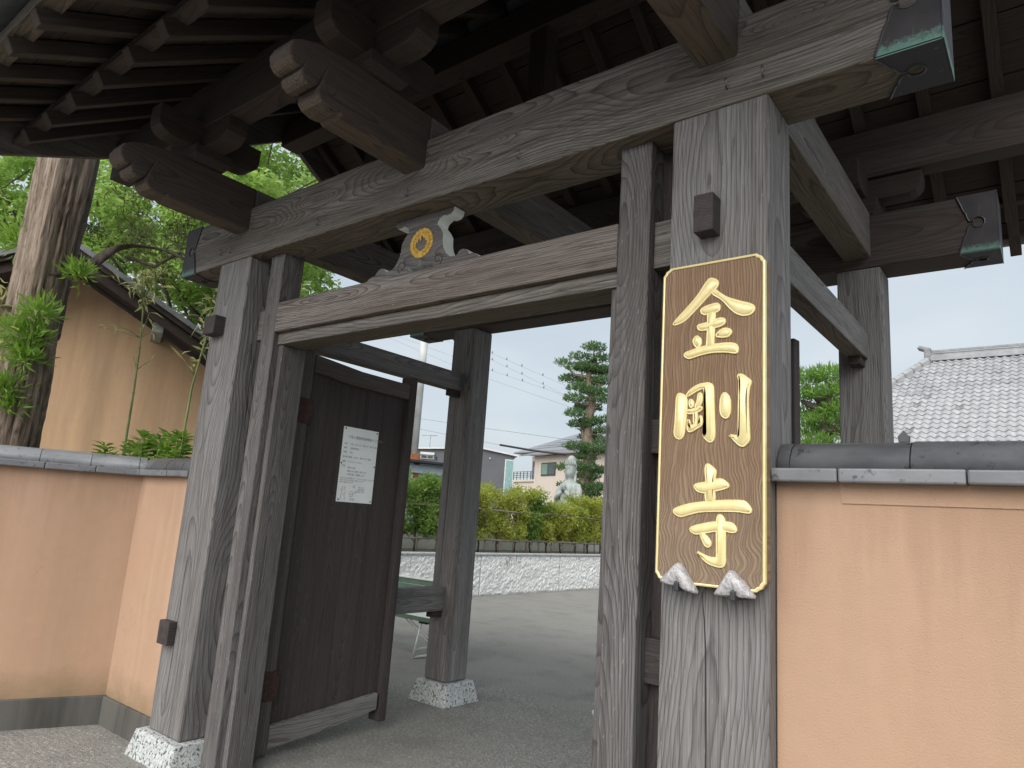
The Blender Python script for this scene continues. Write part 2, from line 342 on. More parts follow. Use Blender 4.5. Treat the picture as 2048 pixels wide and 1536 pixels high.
M['leaf_hedge2'] = leaf('deep_green_hedge_leaf', (.10, .20, .04), (.24, .36, .07), .45, 1.2)
M['leaf_pine'] = leaf('pine_needle', (.06, .125, .05), (.13, .23, .08), .3, .8)
M['leaf_pine2'] = leaf('bright_pine_needle', (.10, .23, .04), (.22, .38, .07), .4, 1.5)
M['leaf_bamboo'] = leaf('bamboo_leaf', (.33, .34, .11), (.58, .58, .26), .45, 4)
M['bamboo'] = simple('bamboo_culm', (.20, .25, .09), .5, .4, 0, .3, 6)
def bark(name, c1, c2, dk, sc):
    N = NT(name); v = N.coord()
    a = N.noise(v, 1, 5, .65, sc=sc, dist=.6); b = N.noise(v, 3.5, 3)
    base = N.mix(N.ramp(a, (.35, 0), (.65, 1)), c1, c2); base = N.mix(N.ramp(a, (.28, 1), (.42, 0)), base, dk); base = N.mix(N.ramp(b, (.45, 0), (.75, .5)), base, (.21, .17, .145))
    N.bump(a, .02, 1); return N.fin(base, .92, .15)
M['bark'] = bark('shredding_bark', (.10, .072, .055), (.33, .27, .215), (.03, .02, .016), (30, 30, 2.0))
M['bark_dark'] = bark('dark_bark', (.05, .04, .033), (.11, .095, .08), (.02, .017, .015), (20, 20, 4))
M['stone'] = simple('pale_carved_stone', (.29, .32, .31), .85, .2, 0, .25, 5, .004)
print('part1 ok')
# ================================================================ ground
GND = mesh_obj('ground', [(-160, -120, 0), (160, -120, 0), (160, 200, 0), (-160, 200, 0)], [(0, 1, 2, 3)], M['asphalt'], center=False); struct(GND)
AP = mesh_obj('entrance_apron', [(-7, -14, .004), (9, -14, .004), (9, 3.02, .004), (-1.45, 3.12, .004), (-2.9, 3.28, .004), (-3.3, 2.5, .004), (-7, 2.4, .004)], [(0, 1, 2, 3, 4, 5, 6)], M['apron'], center=False); struct(AP)
box('threshold_slab', -1.50, .3, 3.14, 3.42, -.05, .035, M['granite'], None, .01)
tag(bpy.data.objects['threshold_slab'], 'small pale stone slab at the edge of the paving behind the gate', 'stone slab')

# ================================================================ temple gate
G = thing('temple_gate', 'weathered grey timber temple gate with a broad dark roof', 'gate', (-.87, 1.1, 0))
XML, XMR, WM, DM = -2.7535, .6306, .3759, .258      # main posts
ZB, ZT = 3.151, 3.509
# foundation stones (tapered granite)
def stone(x0, x1, y0, y1, h, t=.055):
    v = [(x0-t, y0-t, 0), (x1+t, y0-t, 0), (x1+t, y1+t, 0), (x0-t, y1+t, 0), (x0, y0, h), (x1, y0, h), (x1, y1, h), (x0, y1, h)]
    bm = bmesh.new(); vv = [bm.verts.new(p) for p in v]
    for f in ((3, 2, 1, 0), (4, 5, 6, 7), (0, 1, 5, 4), (1, 2, 6, 5), (2, 3, 7, 6), (3, 0, 4, 7)): bm.faces.new([vv[i] for i in f])
    bmesh.ops.recalc_face_normals(bm, faces=bm.faces); bevel(bm, .008)
    return bm_obj('foundation_stone', bm, M['granite'], G)
for x in (XML, XMR): stone(x-.05, x+WM+.05, -.05, DM+.05, .153, .035)
for x in (-2.6906, .686): stone(x-.045, x+.2575+.045, 2.276, 2.624, .172, .045)
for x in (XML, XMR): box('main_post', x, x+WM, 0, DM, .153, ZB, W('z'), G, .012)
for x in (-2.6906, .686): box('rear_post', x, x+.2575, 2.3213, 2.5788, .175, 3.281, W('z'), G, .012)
def crack(parent, x0, y, pts, w=.0023):
    L = [(x0+dx-w*k, z) for dx, z, k in pts]; Rr = [(x0+dx+w*k, z) for dx, z, k in reversed(pts)]
    prism('drying_crack', L+Rr, 'y', y-.0012, y+.004, M['black'], parent)
mps = [o for o in bpy.data.objects if o.name.startswith('main_post')]; rps = [o for o in bpy.data.objects if o.name.startswith('rear_post')]
mR = max(mps, key=lambda o: WL[o].x); rL = min(rps, key=lambda o: WL[o].x); mL = min(mps, key=lambda o: WL[o].x)
crack(mR, .795, 0, [(-.012, 1.36, .2), (-.002, 1.27, .8), (.004, 1.18, 1), (.006, 1.05, 1.1), (.010, .90, .9), (.010, .7, .8), (.014, .5, .3)])
crack(mR, .842, 0, [(.0, 1.36, .2), (.002, 1.2, .5), (.004, 1.02, .2)], .002)
crack(rL, -2.60, 2.3213, [(.0, 2.62, .2), (.008, 2.3, .8), (.002, 1.9, 1), (-.004, 1.5, 1), (-.006, 1.05, .3)], .003)
crack(mL, -2.60, 0, [(0, 1.2, .2), (.004, .9, .8), (.002, .6, .5), (0, .3, .1)], .0025)
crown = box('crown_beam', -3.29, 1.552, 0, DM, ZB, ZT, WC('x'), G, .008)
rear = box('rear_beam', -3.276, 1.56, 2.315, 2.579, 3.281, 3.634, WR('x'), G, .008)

CAPP = [(.193, 0), (.174, .162), (.162, .274), (.152, .316), (.146, .397), (.135, .466), (.117, .478)]   # inward distance, height fraction
def cap(parent, xe, s, y0, y1, z0, z1):
    bm = bmesh.new(); H = z1-z0; e = .0045
    def outline(span, rr=.033):
        lo = [(d, f*span) for d, f in CAPP]; c = (.092, span/2); k = min(rr, span*.12)
        arc = [(c[0]+k*math.cos(a), c[1]+k*math.sin(a)) for a in [R(-20-i*320/12) for i in range(1, 12)]]
        up = [(d, span-f*span) for d, f in reversed(CAPP)]
        return [(0, 0)]+lo+arc+up+[(0, span)]
    def plate(pts3, off):
        A = [bm.verts.new(p) for p in pts3]; B = [bm.verts.new(Vector(p)+Vector(off)) for p in pts3]; n = len(A)
        fs = [bm.faces.new(A), bm.faces.new(B[::-1])]+[bm.faces.new((A[i], A[(i+1) % n], B[(i+1) % n], B[i])) for i in range(n)]
        return fs
    of = outline(H); ob = outline(y1-y0, .03)
    for yy, o in ((y0-.001, -e), (y1+.001, e)): plate([(xe-s*d, yy, z0+h) for d, h in of], (0, o, 0))
    for zz, o in ((z0-.001, -e), (z1+.001, e)): plate([(xe-s*d, y0-.001+h*(y1-y0+.002)/(y1-y0), zz) for d, h in ob], (0, 0, o))
    addbox(bm, *(sorted((xe+s*.001, xe+s*.006))), y0-.006, y1+.006, z0-.006, z1+.006)
    rim = [(xe-s*d, y0-.006, z0+h) for d, h in of[1:-1]]
    n0 = len(bm.faces)
    tube_bm(bm, rim, .0045, 6); tube_bm(bm, [(xe-s*d, y0+h, z0-.006) for d, h in ob[1:-1]], .004, 6)
    bm.faces.ensure_lookup_table()
    for f in bm.faces[n0:]: f.material_index = 1
    bmesh.ops.recalc_face_normals(bm, faces=bm.faces)
    bmesh.ops.triangulate(bm, faces=[f for f in bm.faces if len(f.verts) > 4])
    return bm_obj('end_cap', bm, M['copper'], parent, mats=[M['copper'], M['rim']])
for p, xl, xr, y0, y1, z0, z1 in ((crown, -3.29, 1.552, 0, DM, ZB, ZT), (rear, -3.276, 1.56, 2.315, 2.579, 3.281, 3.634)):
    cap(p, xl, -1, y0, y1, z0, z1); cap(p, xr, 1, y0, y1, z0, z1)
# screw hooks along the crown beam
def hook(x, z, parent, y=0, tilt=0., r=.017, axis='y'):
    pts = [(x, y+.006, z), (x, y-.012, z)]
    for i in range(9):
        a = R(-100+i*30); pts.append((x+r*math.cos(a)*math.cos(tilt), y-.014-r*math.cos(a)*math.sin(tilt)*.5-.004, z+.002+r+r*math.sin(a)))
    tube('hook', pts, .003, M['steel'], parent, 6)
for x, z, t in ((-.149, 3.226, .3), (.852, 3.231, 1.2), (.989, 3.231, 1.3), (-.9, 3.223, .3), (-1.669, 3.223, .4), (-2.643, 3.231, .2), (-2.76, 3.235, 1.0)): hook(x, z-.012, crown, 0, t)

# jambs, lintel, door head, nuki
JL0, JR0, JW, YJ, JD = -2.2544, .3546, .1457, .0801, .152
for x in (JL0, JR0): box('jamb_post', x, x+JW, YJ, YJ+JD, .02, ZB, WJ('z'), G, .007)
for x0, x1 in ((JL0+JW, JL0+JW+.047), (JR0-.047, JR0)): box('door_stop', x0, x1, .125, .30, .02, 2.54, WJ('z'), G, .005)
lint = box('lintel', JL0+JW, JR0, YJ-.004, .25, 2.616, 2.811, wood('x', (.225, .205, .195), (.055, .044, .04), (.16, .12, .10), (.15, .117, .075), 96, 'lintel', brown_amt=.8, silver=.4, grain=1.25, streak=1.4), G, .006)
box('door_head', JL0+JW+.001, JR0-.001, .112, .30, 2.541, 2.614, WB('x'), G, .005)
for x0, x1 in ((XML+WM, JL0), (JR0+JW, XMR)):
    box('stub_rail', x0, x1, .125, .215, 2.60, 2.80, WB('x'), G, .004)
    box('infill_panel', x0, x1, .205, .225, .02, 2.6, WDOOR('z'), G, .0)
    box('infill_panel', x0, x1, .205, .225, 2.8, ZB, WDOOR('z'), G, .0)
    for z0, z1 in ((1.0, 1.16), (1.846, 1.98)): box('infill_rail', x0, x1, .15, .204, z0, z1, WDOOR('x'), G, .004)
# side tie rails with wedges
for x0, x1, zz in ((-2.635, -2.527, ((2.68, 2.845), (.75, .95))), (.752, .858, ((2.684, 2.862), (.75, .95)))):
    for z0, z1 in zz:
        t = box('tie_rail', x0, x1, DM, 2.3213, z0, z1, W('y'), G, .006)
        prism('wedge', [(2.20, z0-.052), (2.3213, z0-.052), (2.3213, z0-.001), (2.20, z0-.001)], 'x', x0+.018, x1-.018, WD('y'), t, .004)
# pegs (tenon ends) on the main posts
def peg(x0, x1, z0, z1, d=.075):
    prism('peg', [(x0, z0), (x1, z0), (x1, z1), (x0, z1)], 'y', -d, .0, WDOOR('y'), G, .005)
peg(.757, .832, 2.625, 2.772); peg(-2.71, -2.575, 2.625, 2.752); peg(-2.725, -2.60, .66, .80, .05); peg(.757, .832, .66, .80, .05)

# cross beams with carved noses
NOSE = [(-.60, 3.648), (-.72, 3.63), (-.80, 3.60), (-.845, 3.57), (-.862, 3.53), (-.855, 3.49), (-.83, 3.462), (-.80, 3.455), (-.785, 3.470), (-.79, 3.445), (-.78, 3.42),
        (-.75, 3.405), (-.715, 3.41), (-.692, 3.432), (-.688, 3.442), (-.695, 3.415), (-.69, 3.385), (-.665, 3.362), (-.62, 3.350), (-.578, 3.352), (-.562, 3.362), (-.548, 3.345)]
ARMX = (-2.535, -.866, .811)
for xc in ARMX:
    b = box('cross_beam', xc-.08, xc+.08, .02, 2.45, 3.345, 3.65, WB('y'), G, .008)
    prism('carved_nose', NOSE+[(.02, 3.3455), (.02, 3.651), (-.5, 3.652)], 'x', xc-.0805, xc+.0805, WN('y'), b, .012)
    for s in (-1, 1):
        pts = []
        for i in range(20):
            a = R(100-i*17); rr = .046-.0009*i
            pts.append((xc+s*.0805, -.632+rr*math.cos(a)*.85, 3.452+rr*math.sin(a)))
        tube('scroll', pts, .003, WDOOR('y'), b, 6)
# bearing blocks, bracket arms and purlins
def block(xc, yc, z0=3.652, z1=3.752, w=.125):
    v = []
    for z, k in ((z0, .75), (z0+.045, 1), (z1, 1)):
        v += [(xc-w*k, yc-w*k, z), (xc+w*k, yc-w*k, z), (xc+w*k, yc+w*k, z), (xc-w*k, yc+w*k, z)]
    f = [(3, 2, 1, 0), (8, 9, 10, 11)]
    for r_ in (0, 4): f += [(r_+i, r_+(i+1) % 4, r_+4+(i+1) % 4, r_+4+i) for i in range(4)]
    return mesh_obj('bearing_block', v, f, WD('x'), G)
def boat(L, z0, z1, c):   # bracket arm outline with curved lower ends
    o = [(c-L, z1), (c-L, z0+.085)]
    o += [(c-L+.1*(1-math.cos(R(a))), z0+.085-.085*math.sin(R(a))) for a in (25, 50, 75, 90)]
    o += [(c+L-.1*(1-math.cos(R(a))), z0+.085-.085*math.sin(R(a))) for a in (90, 75, 50, 25)]
    return o+[(c+L, z0+.085), (c+L, z1)]
for xc in ARMX:
    for yc in (-.33, 2.43):
        block(xc, yc)
        prism('bracket_arm', boat(.375, 3.754, 3.898, xc), 'y', yc-.066, yc+.066, WD('x'), G, .005)
        prism('bracket_arm', boat(.345, 3.756, 3.94, yc), 'x', xc-.066, xc+.066, WD('y'), G, .005)
box('purlin', -3.86, 2.12, -.405, -.255, 3.902, 4.225, WD('x'), G, .006)
box('purlin', -3.86, 2.12, 2.355, 2.505, 3.914, 4.25, WR('x'), G, .006)
for xc in ARMX: box('king_post', xc-.07, xc+.07, .99, 1.13, 3.652, 4.86, WD('z'), G, .005)
box('tie_beam', -3.0, 1.3, .975, 1.145, 3.90, 4.12, WD('x'), G, .006)
box('ridge_beam', -3.86, 2.12, .97, 1.15, 4.862, 5.08, WD('x'), G, .006)

# rafters: base tier and flying tier, front and rear
MIDY = 1.07
def rafter(name, y0, z0, y1, slope, xs, w=.072, h=.085):
    """bottom edge from (y0, z0) rising with slope to y1"""
    L = abs(y1-y0)*math.sqrt(1+slope*slope); sg = 1 if y1 > y0 else -1; ang = math.atan(slope)*sg
    bm = bmesh.new(); addbox(bm, -w/2, w/2, -L/2, L/2, -h/2, h/2); bevel(bm, .004, 1)
    ym = (y0+y1)/2; zm = z0+slope*abs(ym-y0)
    c = (ym-math.sin(ang)*h/2, zm+math.cos(ang)*h/2)
    me = bpy.data.meshes.new(name); bm.to_mesh(me); bm.free(); me.materials.append(WD('y'))
    for x in xs:
        o = link(bpy.data.objects.new(name, me), G, (x, c[0], c[1])); o.rotation_euler = (ang, 0, 0)
XF = [-1.607-.376*k for k in range(-9, 6)]
XR = [1.6-.385*k for k in range(-1, 15)]
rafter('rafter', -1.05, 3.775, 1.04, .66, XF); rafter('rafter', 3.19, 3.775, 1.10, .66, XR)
rafter('flying_rafter', -1.478, 3.72, -.62, .525, XF, .068, .08); rafter('flying_rafter', 3.618, 3.68, 2.76, .54, XR, .068, .08)
for s in (0, 1):
    f = (lambda y: y) if s == 0 else (lambda y: 2*MIDY-y)
    ys = sorted((f(-1.045), f(-.97))); box('eave_strip', -3.86, 2.12, ys[0], ys[1], 3.885, 3.958, WD('x'), G, .004)
    ys = sorted((f(-1.505), f(-1.40))); box('eave_board', -3.9, 2.16, ys[0], ys[1], 3.826 if s == 0 else 3.79, 3.90 if s == 0 else 3.87, WB('x'), G, .004)
# ceiling planks between the rafters
def planks(y0, z0, y1, slope, wid):
    sg = 1 if y1 > y0 else -1; L = abs(y1-y0)*math.sqrt(1+slope*slope); n = int(L/wid); ang = math.atan(slope)*sg
    bm = bmesh.new(); addbox(bm, -2.985, 2.985, -wid/2+.003, wid/2-.003, -.008, .008)
    me = bpy.data.meshes.new('ceiling_plank'); bm.to_mesh(me); bm.free(); me.materials.append(WD('x'))
    for i in range(n):
        t = (i+.5)*wid
        o = link(bpy.data.objects.new('ceiling_plank', me), G, (-.87, y0+sg*t*math.cos(ang), z0+t*abs(math.sin(ang))+.003*(i % 2))); o.rotation_euler = (ang, 0, 0)
planks(-1.05, 3.775+.115, 1.06, .66, .19); planks(3.19, 3.775+.115, 1.08, .66, .19)
planks(-1.46, 3.72+.116, -.95, .525, .18); planks(3.60, 3.68+.116, 3.09, .54, .18)
# roof covering and bargeboards
prof = [(-1.74, 3.86), (-1.40, 4.0), (-.6, 4.40), (MIDY, 5.43), (2*MIDY+.6, 4.40), (2*MIDY+1.40, 4.0), (2*MIDY+1.74, 3.86)]
prism('roof_cover', prof+[(y, z+.11) for y, z in reversed(prof)], 'x', -4.0, 2.26, M['tile'], G)
bot = [(-1.62, 3.56), (-1.09, 3.79), (-.46, 4.06), (.2, 4.44), (MIDY, 4.98)]; top = [(-1.62, 3.84), (-1.4, 3.97), (-.6, 4.36), (MIDY, 5.40)]
mir = lambda L: [(2*MIDY-y, z) for y, z in reversed(L)]
for x in (-3.92, 2.125): prism('bargeboard', bot+mir(bot)[1:]+[(y, z) for y, z in reversed(top+mir(top)[1:])], 'x', x, x+.055, WB('y'), G, .004)

# frog-leg strut with gold crest
FROG = [(-659,3146),(-663,3122),(-681,3108),(-710,3105),(-731,3113),(-759,3099),(-770,3086),(-773,3069),(-745,3039),(-726,3009),(-723,2962),(-714,2930),(-690,2891),(-663,2869),(-619,2863),(-606,2875),(-598,2887),(-575,2893),(-551,2887),(-531,2868),(-525,2856),(-507,2858),(-483,2852),(-464,2837),(-458,2814),(-771,2814),(-780,2838),(-793,2846),(-806,2865),(-820,2856),(-845,2851),(-867,2863),(-879,2878)]
CX = -.882
half = [(x/1000, z/1000) for x, z in FROG]
fr = half+[(CX, 2.893)]+[(2*CX-x, z) for x, z in reversed(half)]
frog = prism('frog_leg_strut', fr, 'y', .12, .20, WJ('x'), G, 0, mats=[WJ('x'), M['white_paint']], side=1)
for s in (-1, 1):
    pts = []
    for i in range(22):
        a = R(-60+i*19); rr = .036-.0012*i
        pts.append((CX+s*(.135+rr*math.cos(a)), .1195, 2.872+rr*math.sin(a)))
    tube('scroll', pts, .0026, WDOOR('x'), frog, 6)
def crest():
    bm = bmesh.new(); cz = 2.985
    def petal(cx, cz_, ang, L, w, y=.110):
        d = Vector((math.cos(ang), 0, math.sin(ang))); n = Vector((-math.sin(ang), 0, math.cos(ang))); c = Vector((cx, .1175, cz_))
        ring = [bm.verts.new(c+d*L*u+n*w*v) for u, v in ((-.5, 0), (-.25, .4), (.15, .5), (.5, .0), (.15, -.5), (-.25, -.4))]
        mid = bm.verts.new(Vector((cx, y-.004, cz_))+d*L*.05)
        for i in range(6): bm.faces.new((ring[i], ring[(i+1) % 6], mid))
    for s in (-1, 1):
        for i in range(9):
            a = R(90-s*(8+i*19.3)); k = 1-.035*i
            for rr, L in ((.073, .034), (.049, .028)):
                petal(CX+rr*1.02*math.cos(a), cz+rr*math.sin(a)*1.0, a-s*R(38 if rr > .06 else -30)+R(180 if s < 0 and False else 0), L*k, .021*k)
        for i in range(3):
            a = R(90-s*(25+i*28)); petal(CX+.036*math.cos(a), cz+.018+.02*math.sin(a), a+s*R(60), .03, .016, .110)
        pts = [(CX+s*.062*math.cos(R(90-i*16)), .113, cz+.062*math.sin(R(90-i*16))) for i in range(11)]; tube_bm(bm, pts, .0035, 6)
    tube_bm(bm, [(CX, .112, cz+.07), (CX, .110, cz+.01)], .004, 6)
    rg = [[bm.verts.new((CX+r_*math.cos(R(i*12)), y_, cz+r_*math.sin(R(i*12)))) for i in range(30)] for r_, y_ in ((.084, .1195), (.082, .117), (.046, .117), (.044, .1195))]
    for a_, b_ in zip(rg, rg[1:]):
        for i in range(30): bm.faces.new((a_[i], a_[(i+1) % 30], b_[(i+1) % 30], b_[i]))
    bmesh.ops.recalc_face_normals(bm, faces=bm.faces)
    return bm_obj('crest', bm, M['gold2'], frog)
crest()

# doors
def door(side):
    """left leaf built in place; side=-1 left, +1 right mirrored about the opening"""
    mid = (JL0+JW+JR0)/2
    X = (lambda a, b: (a, b)) if side < 0 else (lambda a, b: (2*mid-b, 2*mid-a))
    x = X(-2.292, -2.268); d = box('door', *x, .44, 1.41, .16, 2.50, WDOOR('z'), G, 0)
    n = 4
    for i in range(n):
        a = .465+i*(1.40-.465)/n; x = X(-2.266+.001*(i % 2), -2.25+.001*(i % 2)); box('door_board', *x, a+.0004, a+(1.40-.465)/n-.0004, .15, 2.49, WDOOR('z'), d, .002)
    x = X(-2.315, -2.195); box('stile', *x, .355, .485, .02, 2.60, wood('z', (.12, .11, .105), (.04, .033, .03), (.07, .05, .045), (.1, .08, .06), 70, 'stile', silver=.3), d, .03)
    x = X(-2.318, -2.205); box('stile', *x, 1.385, 1.455, .075, 2.60, WDOOR('z'), d, .008)
    x = X(-2.246, -2.21)
    prism('rail', [(.487, 2.455), (.8, 2.428), (1.1, 2.42), (1.383, 2.42), (1.383, 2.535), (.9, 2.54), (.487, 2.575)], 'x', *x, wood('y', (.12, .105, .1), (.04, .033, .03), (.08, .055, .05), (.1, .08, .06), 75, 'rail'), d, .004)
    prism('rail', [(.487, .065), (.9, .10), (1.36, .165), (1.36, .275), (.9, .235), (.487, .20)], 'x', *x, W('y'), d, .004)
    for z0, z1 in ((2.09, 2.26), (.355, .53)):
        x = X(-2.322, -2.188); box('hinge', *x, .345, .497, z0, z1, M['iron'], d, .004)
    for z0, z1 in ((2.13, 2.22), (.40, .49)):
        x = X(-2.26, -2.225); box('hinge', *x, .300, .346, z0, z1, M['iron'], d, .004)
    return d
dl = door(-1); dr = door(1)
mid = (JL0+JW+JR0)/2; hx = 2*mid+2.255; a = R(-7.1); hp = Vector((hx, .33, 0)); c0 = WL[dr]
v = Matrix.Rotation(a, 4, 'Z') @ (c0-hp); dr.location = hp+v-WL[G]; dr.rotation_euler = (0, 0, a)

# ================================================================ notice sheet on the open door
ns = box('notice_sheet', -2.2475, -2.246, .818, 1.142, 1.60, 2.131, M['paper'], None, 0)
tag(ns, 'white printed notice sheet pinned to the dark open door', 'notice')
TXT = [('７月の金剛寺坐禅会のご案内', .860, 2.052, .0215), ('日時', .835, 2.005, .013), ('７月２０日（日）午前６時　受付５時半', .885, 2.005, .0125), ('場所', .835, 1.975, .013), ('金剛寺本堂', .895, 1.975, .0135), ('会費', .835, 1.945, .013), ('無し', .895, 1.945, .013),
       ('持ち物', .832, 1.912, .013), ('数珠、タオル、動きやすい服装', .885, 1.912, .013), ('服装', .835, 1.880, .013), ('ゆったりとしたもの', .885, 1.880, .0125), ('内容', .835, 1.848, .013), ('坐禅と法話', .885, 1.838, .013), ('読経のあと静かに坐ります', .885, 1.813, .013), ('お茶を飲んで解散します', .885, 1.790, .013),
       ('お申し込みは寺務所まで　どなたでもご参加いただけます', .832, 1.764, .0105), ('初めての方は十五分前にお越しください', .832, 1.749, .0105), ('雨天の場合も行います', .832, 1.734, .0105), ('お問い合わせ', 1.0, 1.705, .009), ('金剛寺寺務所', 1.0, 1.690, .009), ('電話にて受付', 1.0, 1.675, .009)]
dg = None; tv, tf = [], []
for s, y, z, h in TXT:
    cu_ = bpy.data.curves.new('t', 'FONT'); cu_.body = s; cu_.size = h*1.15; cu_.resolution_u = 1
    to_ = bpy.data.objects.new('t', cu_); col.objects.link(to_)
    bpy.context.view_layer.update(); me = to_.to_mesh()
    n0 = len(tv); tv += [(-2.2448, y+v_.co.x, z+v_.co.y) for v_ in me.vertices]; tf += [[n0+i for i in p.vertices] for p in me.polygons]
    to_.to_mesh_clear(); bpy.data.objects.remove(to_, do_unlink=True); bpy.data.curves.remove(cu_)
if tv: mesh_obj('printed_text', tv, tf, M['ink'], ns)['kind'] = 'stuff'
def sketch(pts): tube_bm(skb, [(-2.2448, y, z) for y, z in pts], .0009, 4)
skb = bmesh.new()
circ = lambda cy, cz, r, n=12, a0=0, a1=360: [(cy+r*math.cos(R(a0+(a1-a0)*i/n)), cz+r*math.sin(R(a0+(a1-a0)*i/n))) for i in range(n+1)]
sketch(circ(.872, 1.695, .014)); sketch([(.85, 1.69), (.86, 1.66), (.88, 1.65), (.895, 1.675)]); sketch([(.855, 1.655), (.852, 1.615)]); sketch([(.885, 1.65), (.89, 1.615)])
sketch(circ(.965, 1.712, .009)); sketch(circ(.945, 1.665, .012)); sketch([(.935, 1.655), (.93, 1.64), (.958, 1.64), (.955, 1.655)]); sketch([(.955, 1.65), (.98, 1.672)]); sketch(circ(.985, 1.677, .008)); sketch(circ(.945, 1.622, .008)); sketch(circ(.968, 1.621, .007))
bm_obj('printed_drawing', skb, M['ink'], ns)['kind'] = 'stuff'
for y, z in ((.835, 2.118), (1.127, 2.115), (.828, 1.87), (1.132, 1.868), (.835, 1.615), (1.127, 1.615)):
    bm = bmesh.new(); bmesh.ops.create_uvsphere(bm, u_segments=8, v_segments=5, radius=.006, matrix=Matrix.Translation((-2.2435, y, z)) @ Matrix.Diagonal((.5, 1, 1, 1))); bm_obj('tack', bm, M['black'], ns, True)

# ================================================================ name board
NB = thing('name_board', 'tall dark wood name board with three raised gold characters', 'sign', (.828, -.03, 1.387))
bx0, bx1, bz0, bz1 = .642, 1.012, 1.386, 2.505; c = .028
def notched(i):
    x0, x1, z0, z1 = bx0+i, bx1-i, bz0+i, bz1-i; cc = c-i*.2
    o = []
    for cxn, czn, sx, sz, fl in ((x0, z0, 1, 1, 0), (x1, z0, -1, 1, 1), (x1, z1, -1, -1, 0), (x0, z1, 1, -1, 1)):
        q = [(cxn, czn+sz*cc), (cxn+sx*.007, czn+sz*cc*.72), (cxn+sx*cc*.4, czn+sz*cc*.4), (cxn+sx*cc*.72, czn+sz*.007), (cxn+sx*cc, czn)]
        o += q if fl == 0 else q[::-1]
    return o
prism('board', notched(0), 'y', -.058, -.001, M['sign'], NB, .003)
def rim_mesh():
    bm = bmesh.new(); a, b = notched(.0005), notched(.0055)
    rings = [[bm.verts.new((x, y, z)) for x, z in L] for L, y in ((notched(-.0025), -.045), (notched(-.0025), -.0605), (notched(.002), -.063), (b, -.0615), (b, -.0575))]
    for r1, r2 in zip(rings, rings[1:]):
        for i in range(len(r1)): bm.faces.new((r1[i], r1[(i+1) % len(r1)], r2[(i+1) % len(r2)], r2[i]))
    bmesh.ops.recalc_face_normals(bm, faces=bm.faces); return bm_obj('gold_border', bm, M['gold'], NB)
rim_mesh()
KIN = [[(820,2446),(847,2433),(850,2415),(836,2398),(823,2389),(784,2351),(739,2309),(725,2299),(708,2292),(681,2287),(691,2303),(733,2342),(775,2385),(802,2425)],[(839,2400),(857,2382),(884,2362),(927,2343),(962,2330),(978,2319),(976,2302),(962,2292),(936,2293),(915,2304),(893,2325),(866,2360),(825,2389)],[(787,2332),(808,2342),(844,2348),(856,2341),(857,2323),(844,2316),(804,2312),(792,2318)],[(815,2319),(840,2321),(838,2271),(836,2227),(836,2193),(812,2191),(814,2229),(816,2274)],[(776,2276),(809,2279),(858,2292),(876,2287),(876,2271),(858,2263),(823,2259),(795,2255),(781,2260)],[(843,2228),(858,2246),(876,2253),(896,2247),(900,2235),(889,2223),(868,2223)],[(773,2238),(789,2225),(791,2205),(780,2192),(769,2202),(761,2221)],[(730,2175),(741,2180),(787,2192),(841,2199),(894,2198),(916,2192),(923,2178),(922,2165),(916,2161),(886,2169),(833,2173),(788,2167),(760,2160),(747,2157),(732,2165)]]
GO = [[(710,2034),(731,2026),(741,2013),(741,1969),(736,1925),(733,1886),(721,1870),(704,1876),(697,1891),(701,1935),(702,1984),(703,2019)],[(738,2022),(754,2043),(781,2059),(817,2064),(832,2058),(837,2046),(839,1986),(842,1922),(844,1879),(837,1861),(826,1859),(813,1870),(800,1887),(811,1884),(813,1889),(810,1966),(807,2048),(790,2045),(768,2035),(749,2023)],[(752,2005),(759,2009),(766,1998),(766,1985),(757,1981),(752,1992)],[(784,2026),(793,2030),(797,2021),(798,2003),(791,1988),(778,1974),(774,1982),(782,2004)],[(741,1969),(769,1974),(796,1981),(799,1975),(791,1967),(769,1960),(746,1960)],[(769,1963),(780,1965),(780,1924),(770,1922)],[(747,1938),(752,1935),(756,1914),(790,1923),(790,1947),(796,1949),(801,1932),(799,1917),(784,1909),(761,1896),(752,1896),(747,1907)],[(878,2028),(896,2009),(898,1962),(892,1943),(882,1938),(869,1948),(864,1968),(866,2010)],[(923,2084),(938,2085),(958,2068),(968,2059),(965,2049),(961,2039),(957,2001),(959,1939),(962,1885),(963,1861),(946,1844),(937,1844),(927,1850),(915,1862),(906,1872),(895,1881),(923,1876),(928,1880),(928,1961),(930,2045),(928,2070)]]
JI = [[(817,1783),(827,1781),(848,1764),(850,1756),(846,1737),(845,1702),(848,1659),(817,1657),(815,1693),(819,1720),(813,1764)],[(774,1708),(781,1715),(816,1721),(860,1734),(876,1731),(892,1718),(895,1711),(885,1705),(853,1696),(812,1687),(787,1692)],[(702,1626),(725,1637),(767,1649),(821,1657),(877,1663),(943,1665),(955,1658),(969,1640),(968,1629),(955,1628),(928,1632),(870,1630),(801,1626),(760,1615),(732,1605),(719,1607),(704,1616)],[(763,1568),(789,1578),(830,1588),(862,1593),(902,1593),(915,1585),(922,1572),(919,1565),(906,1563),(878,1568),(847,1564),(802,1553),(782,1550),(767,1557)],[(860,1614),(870,1616),(882,1602),(884,1551),(884,1492),(885,1466),(880,1453),(864,1450),(832,1457),(814,1469),(804,1479),(787,1493),(808,1484),(832,1476),(854,1476),(859,1482),(857,1549),(856,1595)],[(800,1553),(808,1555),(827,1538),(836,1525),(835,1516),(827,1510),(817,1515),(807,1535)]]
